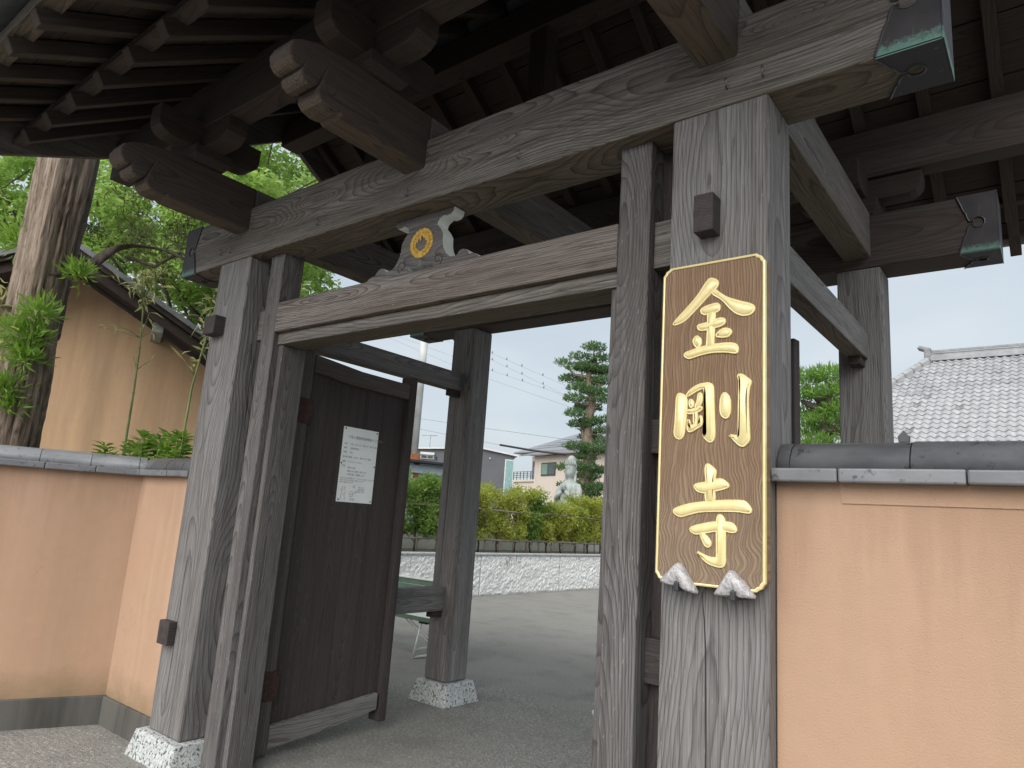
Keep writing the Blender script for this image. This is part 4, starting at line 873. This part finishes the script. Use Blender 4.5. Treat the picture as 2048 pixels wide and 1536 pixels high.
# ================================================================ stone statue behind the hedge
ST = thing('stone_statue', 'pale standing robed stone statue with tall headdress behind the hedge', 'statue', (-12, 18.6, .8))
def statue():
    v, f = [], []; seg = 48; O = Vector((-12, 18.6, 0)); r2 = np.random.default_rng(4)
    # (z, half width along x, half depth along y, fold amount, forward shift)
    prof = [(.80, .52, .42, .07, 0), (1.0, .50, .40, .08, 0), (1.4, .47, .38, .09, 0), (1.8, .46, .37, .09, 0), (2.15, .47, .36, .08, -.01), (2.45, .47, .35, .07, -.02), (2.70, .45, .33, .05, -.02), (2.88, .43, .30, .03, -.01),
            (2.98, .38, .26, .02, 0), (3.05, .25, .19, .01, 0), (3.10, .13, .13, 0, 0), (3.16, .115, .12, 0, -.01), (3.22, .15, .165, 0, -.02), (3.30, .175, .195, 0, -.03), (3.40, .185, .205, 0, -.03), (3.50, .18, .20, 0, -.02),
            (3.56, .20, .215, .02, -.01), (3.62, .19, .205, .03, 0), (3.70, .165, .17, .03, 0), (3.80, .155, .16, .04, 0), (3.90, .12, .125, .03, 0), (3.97, .06, .06, 0, 0)]
    for z, w, d, fo, sh in prof:
        for i in range(seg):
            a = 2*math.pi*i/seg; k = 1+fo*(math.sin(9*a+.8*math.sin(z*2.1))+.6*math.sin(14*a+z*1.3))
            w_ = w*(.80 if z < 3.06 else 1.08); x, y = w_*k*math.cos(a), d*k*math.sin(a)*(1 if z < 3.06 else 1.05)+sh
            if 3.2 < z < 3.55 and y < -.1:                         # face: flatten, then brow, nose, mouth
                u = x/.18; y = max(y, -.205); 
                if abs(u) < .2: y -= .05*max(0, 1-abs(z-3.36)/.09)*(1-abs(u)/.2)
                if .25 < abs(u) < .75: y += .03*max(0, 1-abs(z-3.42)/.045)
                y -= .012*max(0, 1-abs(z-3.285)/.02)*max(0, 1-abs(u)/.4)
            v.append(O+Vector((x, y, z)))
    n = len(prof)
    for k in range(n-1):
        for i in range(seg): f.append((k*seg+i, k*seg+(i+1) % seg, (k+1)*seg+(i+1) % seg, (k+1)*seg+i))
    f.append(tuple(range(seg))[::-1]); f.append(tuple((n-1)*seg+i for i in range(seg)))
    fig = mesh_obj('figure', v, f, M['stone'], ST, True)
    bm = bmesh.new()
    for s in (-1, 1):   # sleeves and forearms meeting at the chest, hanging scarf ends
        o = lambda x, y, z: O+Vector((s*x*.80, y, z))
        tube_bm(bm, [o(.36, .02, 2.93), o(.50, -.04, 2.72), o(.53, -.13, 2.48), o(.44, -.29, 2.44), o(.26, -.39, 2.56), o(.10, -.42, 2.70)], [.11, .125, .12, .10, .075, .05], 14)
        tube_bm(bm, [o(.50, -.16, 2.45), o(.54, -.2, 2.1), o(.50, -.2, 1.7), o(.53, -.18, 1.3)], [.10, .12, .10, .07], 12)
        tube_bm(bm, [o(.17, .05, 3.48), o(.22, .02, 3.25), o(.23, .0, 3.05), o(.26, -.1, 2.92)], [.06, .055, .05, .04], 10)
        tube_bm(bm, [o(.07, -.41, 2.72), o(.03, -.43, 2.80), o(.02, -.43, 2.90)], [.055, .05, .02], 8)
    tube_bm(bm, [O+Vector((0, -.40, 2.74)), O+Vector((0, -.42, 2.82)), O+Vector((0, -.42, 2.90)), O+Vector((0, -.42, 2.97))], [.05, .085, .07, .025], 12)
    bm_obj('sleeves_and_hands', bm, M['stone'], ST, True)
    bm = bmesh.new()
    for i in range(7):
        a = R(-160+i*23.3); tube_bm(bm, [O+Vector((.19*math.cos(a), .19*math.sin(a), 3.58)), O+Vector((.22*math.cos(a), .22*math.sin(a), 3.68)), O+Vector((.18*math.cos(a), .18*math.sin(a), 3.80))], [.03, .04, .01], 8)
    bm_obj('headdress', bm, M['stone'], ST, True)
    box('pedestal', -12.62, -11.38, 17.98, 19.22, .35, .80, M['granite'], ST, .02)
statue()

# ================================================================ cloud-pruned trees
def pad_tree(name, label, mat, trunk, rad, pads, n_per, L, wd, bmat):
    T = thing(name, label, 'tree', trunk[0]); rough_trunk(trunk, rad, 14, .2, 'trunk', 9, bmat, T, 4); bm = bmesh.new(); tr = [Vector(p) for p in trunk]
    for (c, rx, rz) in pads:
        s = min(tr, key=lambda q: abs(q.z-(c[2]-.25))); e = Vector(c)-Vector((0, 0, rz*.6)); tube_bm(bm, limb_path(s, e, 4, .12, .4), [.09, .07, .055, .045, .03], 6)
        n = int(n_per*rx*rx); q = rng.normal(size=(n, 3)); q /= np.linalg.norm(q, axis=1)[:, None]; q *= rng.random((n, 1))**.3
        lump = 1+.22*np.sin(q[:, :1]*7+c[2])*np.cos(q[:, 1:2]*6); q = q*lump*np.array([rx, rx, rz]); low = q[:, 2] < 0; q[low, 2] *= .45
        d = q/np.array([rx, rx, rz])+np.array([0, 0, .7])+rng.normal(size=(n, 3))*.5
        leaf_mesh('foliage_pad', q+np.array(c), d, rand_dirs(n), L*(.7+.6*rng.random(n)), wd, mat, T)
    bm_obj('boughs', bm, bmat, T, True); return T
O = Vector((-14, 22.8, 0)); pr = [(0.1, 8.95, .62), (-.75, 8.55, .5), (.5, 8.5, .6), (-.3, 8.15, .6), (.75, 8.05, .6), (-1.75, 7.85, .42), (-.6, 7.65, .75), (.5, 7.55, .7), (-1.2, 7.25, .6), (.0, 7.1, .7), (.9, 7.1, .6), (-.7, 6.75, .6), (.3, 6.6, .8), (-.9, 6.2, .6), (.75, 6.25, .6), (-.15, 6.0, .7), (-.85, 5.55, .55), (-.6, 5.15, .6), (.75, 5.4, .5), (.8, 4.95, .5), (-.75, 4.2, .6), (.35, 4.15, .9), (.95, 4.5, .5),
      (-1.3, 3.35, .5), (-.3, 3.35, .8), (.7, 3.3, .8), (-.5, 2.6, .85), (.7, 2.55, .9), (.3, 1.95, .9), (-.2, 1.9, .6), (-.55, 1.4, .6), (.75, 1.2, .6), (.0, 5.3, .6), (.1, 4.7, .55), (-.1, 3.8, .6), (.1, 3.0, .65), (.2, 2.3, .6)]
uv = Vector((.83, .56, 0))
pad_tree('cloud_pruned_pine', 'tall cloud-pruned pine with stacked foliage pads beside the statue', M['leaf_pine'], [O+uv*.1+Vector((0, 0, z)) if i % 2 else O-uv*.1+Vector((0, 0, z)) for i, z in enumerate((0, 1.6, 3, 4.4, 5.6, 6.8, 7.8, 8.6))], [.34, .32, .28, .25, .22, .17, .12, .06],
         [(tuple(O+uv*u*.70+Vector((0, 0, z+.55 if z < 8 else z+.1))+Vector((-.56, .83, 0))*rng.normal()*.35), w*.86, .15+.09*w) for u, z, w in pr], 2100, .13, .045, M['bark'])
P0 = Vector((-1.15, 9.3, 0)); pr = [(-.3, 4.12, .42), (.12, 4.14, .45), (.35, 3.95, .35), (-.35, 3.86, .4), (.1, 3.84, .45), (-.3, 3.62, .42), (.28, 3.58, .42), (.0, 3.42, .45), (-.32, 3.26, .36), (.30, 3.25, .36), (-.05, 3.05, .34), (.25, 2.9, .3), (-.3, 2.8, .3)]
pad_tree('garden_pine', 'bright green bushy pine seen between the right posts', M['leaf_pine2'], [P0+Vector((.06*(i % 2), 0, z)) for i, z in enumerate((0, 1, 2, 2.8, 3.3, 3.8))], [.12, .11, .1, .08, .06, .03], [(tuple(P0+Vector((u*1.0, rng.normal()*.15, z))), w*.85, .13) for u, z, w in pr], 5200, .10, .02, M['bark_dark'])

# ================================================================ temple hall roof on the right
HL = thing('temple_hall', 'temple hall with broad pale grey tiled hip roof behind the right wall', 'building', (1, 24, 0))
def roof_tile_mat():
    N = NT('pale_weathered_roof_tile'); v, rnd = vec_offset(N); a = N.noise(v, 6, 4, .6)
    base = N.mix(N.ramp(a, (.3, 0), (.7, 1)), (.235, .243, .256), (.37, .38, .392)); base = N.mix(N.ramp(rnd, (.955, 0), (.97, .6)), base, (.09, .09, .095)); base = N.mix(N.ramp(rnd, (.0, .35), (.35, 0)), base, (.22, .225, .235))
    return N.fin(base, .55, .4)
M['hall_tile'] = roof_tile_mat()
def roof_tile_stuff():
    N = NT('pale_weathered_roof_tile_field'); v = N.coord(); a = N.noise(v, 2.2, 5, .7)
    return N.fin(N.mix(N.ramp(a, (.3, 0), (.72, 1)), (.19, .197, .21), (.35, .36, .372)), .55, .4)
M['hall_tile_field'] = roof_tile_stuff()
M['tile_edge'] = simple('shadow_dark_tile_edge', (.075, .078, .084), .8, .2)  # dark lip colour standing in for shadow under tile edges; hip ornament shares it
SL = .65; RZ = 7.75; RY = 24.0; PX, PY = .215, .30; X0 = -1.465
def tile_shape():
    v, f = [], []; n = 8
    for e, (yy, zz) in enumerate(((-PY*.60, -.010), (PY*.5, .012))):
        for k in (0, 1):
            for i in range(n+1):
                u = i/n; prof = .028*math.cos(2*math.pi*u*.98+.4); v.append(((u-.5)*PX*1.06, yy, prof+zz+(0 if k == 0 else -.02)+(.04 if e == 0 else 0)))
    o = lambda e, k, i: (e*2+k)*(n+1)+i
    for i in range(n): f += [(o(0, 0, i), o(0, 0, i+1), o(1, 0, i+1), o(1, 0, i)), (o(0, 1, i), o(0, 1, i+1), o(0, 0, i+1), o(0, 0, i))]
    return v, f
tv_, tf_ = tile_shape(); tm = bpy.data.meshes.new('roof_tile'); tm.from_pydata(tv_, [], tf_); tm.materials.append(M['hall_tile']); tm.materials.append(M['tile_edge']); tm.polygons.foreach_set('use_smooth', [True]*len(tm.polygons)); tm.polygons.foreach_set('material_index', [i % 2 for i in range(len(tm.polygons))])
ang = math.atan(SL); ct, sn = math.cos(ang), math.sin(ang); hipx = lambda y: X0-(RY-y)*.517
near, rest = [], []
nr = int(9.2/ct/PY)
for r_ in range(nr):
    s = (r_+.5)*PY; y = RY-s*ct; z = RZ-s*sn
    for c_ in range(-28, 30):
        x = .02+c_*PX
        if x < hipx(y)+.05: continue
        vis = 17.9 < y and (-2.05-(24-y)*.12 < x < 1.75) and z > 3.9
        (near if vis else rest).append((x, y, z))
random.Random(2).shuffle(near); rest += near[300:]; near = near[:300]
# keep neighbours together: the 300 tiles nearest the eave of the visible patch
allv = near+[p for p in rest if 17.9 < p[1] and (-2.05-(24-p[1])*.12 < p[0] < 1.75) and p[2] > 3.9]
allv = sorted(set(allv), key=lambda p: p[1]); near = allv[:300]; ns_ = set(near); rest = [p for p in set(rest+allv) if p not in ns_]
for (x, y, z) in near:
    o = link(bpy.data.objects.new('roof_tile', tm), HL, (x, y, z+random.uniform(-.003, .003))); o.rotation_euler = (ang+random.uniform(-.012, .012), random.uniform(-.01, .01), 0)
RM = Matrix.Rotation(ang, 3, 'X'); base_v = np.array([list(RM @ Vector(p)) for p in tv_]); nv = len(base_v)
allp = np.array(sorted(rest)); jit = rng.normal(size=(len(allp), 1, 3))*.003
VV = (allp[:, None, :]+base_v[None]+jit).reshape(-1, 3); FF = (np.array(tf_)[None]+(np.arange(len(allp))*nv)[:, None, None]).reshape(-1, 4)
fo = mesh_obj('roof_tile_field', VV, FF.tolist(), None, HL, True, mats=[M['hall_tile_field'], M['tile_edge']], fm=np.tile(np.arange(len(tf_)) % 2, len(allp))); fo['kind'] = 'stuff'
xe = 6.4
def face(nm, pts, mat): return mesh_obj(nm, pts, [tuple(range(len(pts)))], mat, HL)
yb = 14.9; zb_ = RZ-(RY-yb)*SL
under = simple('roof_underlay', (.12, .12, .125), .9, .2)
face('roof_deck', [(X0, RY, RZ-.045), (xe, RY, RZ-.045), (xe, yb, zb_-.045), (hipx(yb), yb, zb_-.045)], under)
face('roof_deck', [(X0, RY, RZ-.045), (hipx(yb), yb, zb_-.045), (hipx(yb), RY+9.1, zb_-.045), (X0, RY+.2, RZ-.045)], M['hall_tile_field'])
face('roof_deck', [(xe, RY, RZ-.045), (X0, RY, RZ-.045), (hipx(yb), RY+9.1, zb_-.045), (xe, RY+9.1, zb_-.045)], under)
box('hall_wall', hipx(yb)+1.2, 8, 16.2, 31, 0, zb_-.05, simple('hall_plaster', (.6, .58, .53), .9, .2), HL, 0)
for k, (w, h0, h1) in enumerate(((.20, -.05, .10), (.15, .10, .19), (.17, .19, .23))): box('ridge_course', X0-.1+.03*k, xe, RY-w, RY+w, RZ+h0, RZ+h1, M['hall_tile_field'], HL, .01)
v, f = half_round(.30, .12)
for i in range(27):
    o = mesh_obj('ridge_tile', v, f, M['hall_tile'], HL, True, center=False); WL[o] = Vector((X0+.1+i*.305, RY, RZ+.23)); o.location = WL[o]-WL[HL]
for i in range(22):
    s0 = i*.42; y = RY-s0*.88; x = hipx(y)
    if y < yb: break
    v2, f2 = half_round(.44, .10); o = mesh_obj('hip_tile', v2, f2, M['hall_tile'], HL, True, center=False); WL[o] = Vector((x, y, RZ-(RY-y)*SL+.10)); o.location = WL[o]-WL[HL]
    dv = Vector((.517, 1, SL)).normalized(); o.rotation_euler = dv.to_track_quat('X', 'Z').to_euler()
    b2 = box('hip_course', -.22, .22, -.12, .12, -.09, .075, M['hall_tile_field'], HL, .01); WL[b2] = Vector((x, y, RZ-(RY-y)*SL+.055)); b2.location = WL[b2]-WL[HL]; b2.rotation_euler = o.rotation_euler
prism('ridge_ornament', [(X0-.38, RZ+.42), (X0-.18, RZ+.34), (X0-.18, RZ-.02), (X0+.02, RZ-.02), (X0+.02, RZ+.40), (X0-.12, RZ+.44), (X0-.30, RZ+.50)], 'y', RY-.2, RY+.2, M['tile'], HL, .02)
prism('hip_ornament', [(-1.50, 4.20), (-1.28, 4.20), (-1.25, 4.36), (-1.32, 4.42), (-1.39, 4.52), (-1.46, 4.42), (-1.53, 4.36)], 'y', 17.75, 17.95, M['tile_edge'], HL, .02)

# ================================================================ houses
n_ = Vector((-.36, -.93, 0)).normalized(); u_ = Vector((.93, -.36, 0)).normalized()
def house_box(nm, H, p, u0, u1, d0, d1, z0, z1, mat, bev=.01):
    o = box(nm, u0, u1, d0, d1, z0, z1, mat, None, bev); c = WL[o]; q = Vector(p); w = q+u_*c.x-n_*c.y; w.z = c.z
    o.parent = H; WL[o] = w; o.location = w-WL[H]; o.rotation_euler = (0, 0, math.atan2(u_.y, u_.x)); return o
def house_prism(nm, H, p, poly, axis, a0, a1, mat):
    o = prism(nm, poly, axis, a0, a1, mat, None); c = WL[o]; q = Vector(p); w = q+u_*c.x-n_*c.y; w.z = c.z
    o.parent = H; WL[o] = w; o.location = w-WL[H]; o.rotation_euler = (0, 0, math.atan2(u_.y, u_.x)); return o
glass = simple('dark_window_glass', (.05, .07, .07), .12, .6); alu = simple('bronze_sash', (.06, .055, .05), .4, .5, .4); whitef = simple('white_trim', (.6, .6, .6), .6, .3)
slate = simple('grey_slate_roof', (.20, .21, .235), .5, .4, 0, .1, 3); slate2 = simple('brown_grey_slate', (.17, .16, .165), .55, .4, 0, .12, 3); beige = plaster('beige_siding', (.52, .46, .40), (.5, .445, .39), (.35, .31, .27), .3)
p0 = (-25.06, 36.0, 0)
BH = thing('beige_house', 'beige two-storey house with grey slate roof and laundry balcony', 'house', (-26, 40, 0))
house_box('wall', BH, p0, -2.0, 7, 0, 6, 0, 6.02, beige); house_box('wall', BH, p0, -4.9, -2.0, 1.6, 6, 0, 6.3, beige); house_box('balcony_floor', BH, p0, -4.85, -2.01, 0, 1.6, 4.3, 4.45, beige); house_box('wall', BH, p0, -4.85, -2.01, .1, 1.59, 0, 4.29, beige)
def slope_roof(H, p, L):
    for nm, pts, mat in L:
        v = [];
        for u, d, z in pts: w = Vector(p)+u_*u-n_*d; v.append((w.x, w.y, z))
        n = len(v); vv = v+[(a, b, c_-.07) for a, b, c_ in v]
        mesh_obj(nm, vv, [tuple(range(n)), tuple(range(2*n-1, n-1, -1))]+[(i, n+i, n+(i+1) % n, (i+1) % n) for i in range(n)], mat, H)
slope_roof(BH, p0, [('roof', [(-6.6, 1.0, 6.62), (8, .5, 6.35), (8, 4.2, 8.15), (-1.9, 4.2, 8.3)], slate), ('roof', [(-6.6, 1.0, 6.6), (-1.9, 4.2, 8.28), (-1.9, 7, 6.4), (-6.6, 8, 6.6)], slate), ('lower_roof', [(-3.2, -.55, 6.10), (8, -.55, 5.98), (8, 1.0, 6.45), (-2.6, 1.0, 6.55)], slate2)])
for i in range(1, 7):
    t = i/7; house_prism('slate_course', BH, p0, [(1.0+3.2*t-.03, 6.60+1.66*t+.0), (1.0+3.2*t+.03, 6.60+1.66*t+.012), (1.0+3.2*t+.03, 6.60+1.66*t+.035), (1.0+3.2*t-.03, 6.60+1.66*t+.03)], 'x', -6.6+4.7*t, 7.9, slate)
def window(H, p, u0, u1, d, z0, z1, fr=alu, curtain=None):
    w = house_box('window', H, p, u0, u1, d-.05, d+.03, z0, z1, fr, .005); m_ = (u0+u1)/2; t = (u1-u0)*.045
    for a, b in ((u0+t, m_-t*.4), (m_+t*.4, u1-t)):
        g = house_box('pane', H, p, a, b, d-.058, d-.051, z0+t, z1-t, glass, 0); WL[g] = WL[g]; g.parent = w; g.location = Matrix.Rotation(-math.atan2(u_.y, u_.x), 3, 'Z') @ (WL[g]-WL[w]); g.rotation_euler = (0, 0, 0)
    if curtain: 
        for i in range(7): a = u0+t+(m_-u0-2*t)*i/7; c_ = house_box('curtain_fold', H, p, a, a+(m_-u0)/9, d-.0605, d-.0585, z0+t*1.2, z1-t*1.2, curtain, 0); c_.parent = w; c_.location = Matrix.Rotation(-math.atan2(u_.y, u_.x), 3, 'Z') @ (WL[c_]-WL[w]); c_.rotation_euler = (0, 0, 0)
    return w
window(BH, p0, -1.09, .61, 0, 4.665, 5.542, alu, simple('green_curtain', (.16, .24, .19), .8, .2))
window(BH, p0, -4.72, -3.7, 1.6, 4.5, 5.95, alu)
for i in range(2): house_box('wall_slot', BH, p0, -2.95, -2.1, 1.56, 1.6, 5.72-.14*i, 5.78-.14*i, glass, 0)
for z in (4.62, 4.75, 4.88, 5.0): house_box('balcony_rail', BH, p0, -4.8, -2.02, .02, .05, z, z+.03, alu, 0)
for i in range(7): house_box('balcony_rail', BH, p0, -4.8+i*.46, -4.77+i*.46, .015, .06, 4.45, 5.02, alu, 0)
LD = thing('hung_laundry', 'light blue laundry hanging on the beige house balcony', 'laundry', Vector(p0)+u_*-2.6-n_*.5+Vector((0, 0, 4.6)))
bm = bmesh.new(); q0 = Vector(p0)+u_*-3.05-n_*.5; V = [[bm.verts.new(q0+u_*(.75*i/10)-n_*(.06*math.sin(i*1.7)+.02*j)+Vector((0, 0, 5.42-.16*abs(i-5)/5*(j == 0)-.78*j/5))) for i in range(11)] for j in range(6)]
for j in range(5):
    for i in range(10): bm.faces.new((V[j][i], V[j][i+1], V[j+1][i+1], V[j+1][i]))
bmesh.ops.solidify(bm, geom=bm.faces[:], thickness=.02); bm_obj('cloth', bm, simple('light_blue_cloth', (.25, .45, .75), .9, .1, 0, .3, 5), LD, True)
p1 = (-18.0, 22.0, 0); u_ = Vector((.7071, .7071, 0)); n_ = Vector((.7071, -.7071, 0))
GH = thing('grey_house', 'flat-faced dark grey house with pale roof trim behind the hedge', 'house', (-20, 23, 0))
greyw = simple('charcoal_siding', (.115, .12, .135), .7, .3, 0, .08, 2)
house_prism('wall', GH, p1, [(-4.2, 0), (.60, 0), (.60, 4.40), (-.88, 4.60), (-4.2, 4.34)], 'y', 0, 6, greyw)
house_prism('roof_trim', GH, p1, [(-4.3, 4.33), (-.88, 4.605), (.74, 4.385), (.74, 4.445), (-.88, 4.67), (-4.3, 4.40)], 'y', -.12, 6.1, whitef)
house_box('glass_panel', GH, p1, .20, .60, -.03, .0, 2.6, 4.23, whitef); house_box('glass_panel', GH, p1, .24, .56, -.045, -.031, 2.65, 4.19, simple('teal_glass', (.22, .36, .36), .2, .5), 0)
window(GH, p1, -3.56, -2.98, 0, 3.97, 4.14, whitef); house_box('shutter_box', GH, p1, -3.58, -2.96, -.1, -.001, 4.15, 4.26, whitef); house_box('vent', GH, p1, -.52, -.46, -.05, -.001, 4.18, 4.24, whitef); house_box('lamp', GH, p1, -2.90, -2.85, -.06, -.001, 3.96, 4.11, M['black'])
an = thing('roof_antenna', 'thin television aerial above the grey house roof', 'antenna', Vector(p1)+u_*-3.3-n_*1+Vector((0, 0, 4.4))); q = Vector(p1)+u_*-3.2-n_*1
tube('mast', [q+Vector((0, 0, 4.2)), q+Vector((0, 0, 5.15))], .012, M['steel'], an, 6); tube('boom', [q+Vector((0, 0, 5.1))-u_*.4, q+Vector((0, 0, 5.15))+u_*.3], .009, M['steel'], an, 6)
for i in range(6): c_ = q+u_*(-.35+.12*i)+Vector((0, 0, 5.11)); tube('element', [c_+n_*.2, c_-n_*.2], .006, M['steel'], an, 5)
SH = thing('blue_shed', 'low shed with pale blue metal roof behind the hedge, rust at its end', 'shed', (-13.5, 13, 0))
bl = simple('pale_blue_metal', (.40, .48, .52), .5, .4, 0, .12, 4); prism('roof', [(11.4, 3.0), (14.2, 3.08), (14.2, 3.14), (11.4, 3.06)], 'x', -15, -12.7, M['rim'], SH); prism('wall', [(11.5, 0), (14.1, 0), (14.1, 3.07), (11.5, 2.99)], 'x', -14.6, -13, bl, SH); box('fascia', -12.98, -12.93, 11.45, 14.15, 2.72, 2.95, bl, SH, .01)
PP = thing('steel_flue', 'white painted steel pipe rising behind the open door, rusty foot', 'pipe', (-13.2, 12, 0))
tube('pipe', [(-13.16, 12, 3.2), (-13.19, 12, 9.0)], .115, simple('chalky_white_paint', (.55, .57, .56), .6, .3, 0, .25, 1.5), PP, 16); tube('foot', [(-13.16, 12, 2.2), (-13.16, 12, 3.26)], .2, simple('rust', (.25, .10, .05), .9, .1, 0, .4, 5), PP, 14)
M['wire'] = simple('grey_wire', (.16, .165, .175), .7, .2)
# power lines
wl_ = ['highest thin overhead wire crossing the sky', 'second overhead wire from the top', 'third overhead wire from the top, above the pine', 'fourth overhead wire, lowest of the upper group', 'low overhead wire with a thick black sleeve', 'low overhead wire crossing in front of the slate roof']
WP = [((-47.6, 20.73), (-26, 11.77), (-19.86, 9.15), (-8, 4.6)), ((-47.45, 20.05), (-25.95, 11.35), (-20.17, 8.74), (-8, 4.1)), ((-47.1, 18.24), (-25.88, 10.64), (-18.8, 8.24), (-8, 5.0)), ((-47, 18.0), (-38.35, 14.85), (-27.5, 10.6), (-18.5, 7.6)), ((-40, 8.6), (-31.08, 7.0), (-24.64, 5.94), (-19.9, 5.35)), ((-40, 9.0), (-31.4, 7.75), (-26.3, 7.04), (-19.67, 6.17))]
for k, (lab, pts) in enumerate(zip(wl_, WP)):
    T = thing('overhead_wire', lab, 'wire', (pts[1][0], 30, pts[1][1]), 'overhead wires'); tube('wire', [(x, 30, z) for x, z in pts], .007 if k < 4 else .011, M['wire'], T, 5)
    if k == 4: tube('sleeve', [(-24.64, 30, 5.95), (-22.2, 30, 5.6), (-19.9, 30, 5.36)], .06, M['black'], T, 8)
    if k in (0, 1, 2):
        for t in (.15, .4, .55, .7, .9): 
            a_, b_ = pts[1], pts[2]; x = a_[0]-3+t*8; z = a_[1]+(b_[1]-a_[1])/(b_[0]-a_[0])*(x-a_[0]); tube('spacer', [(x, 30, z), (x, 30, z+.14)], .035, M['steel'], T, 5)
print('part4 ok')
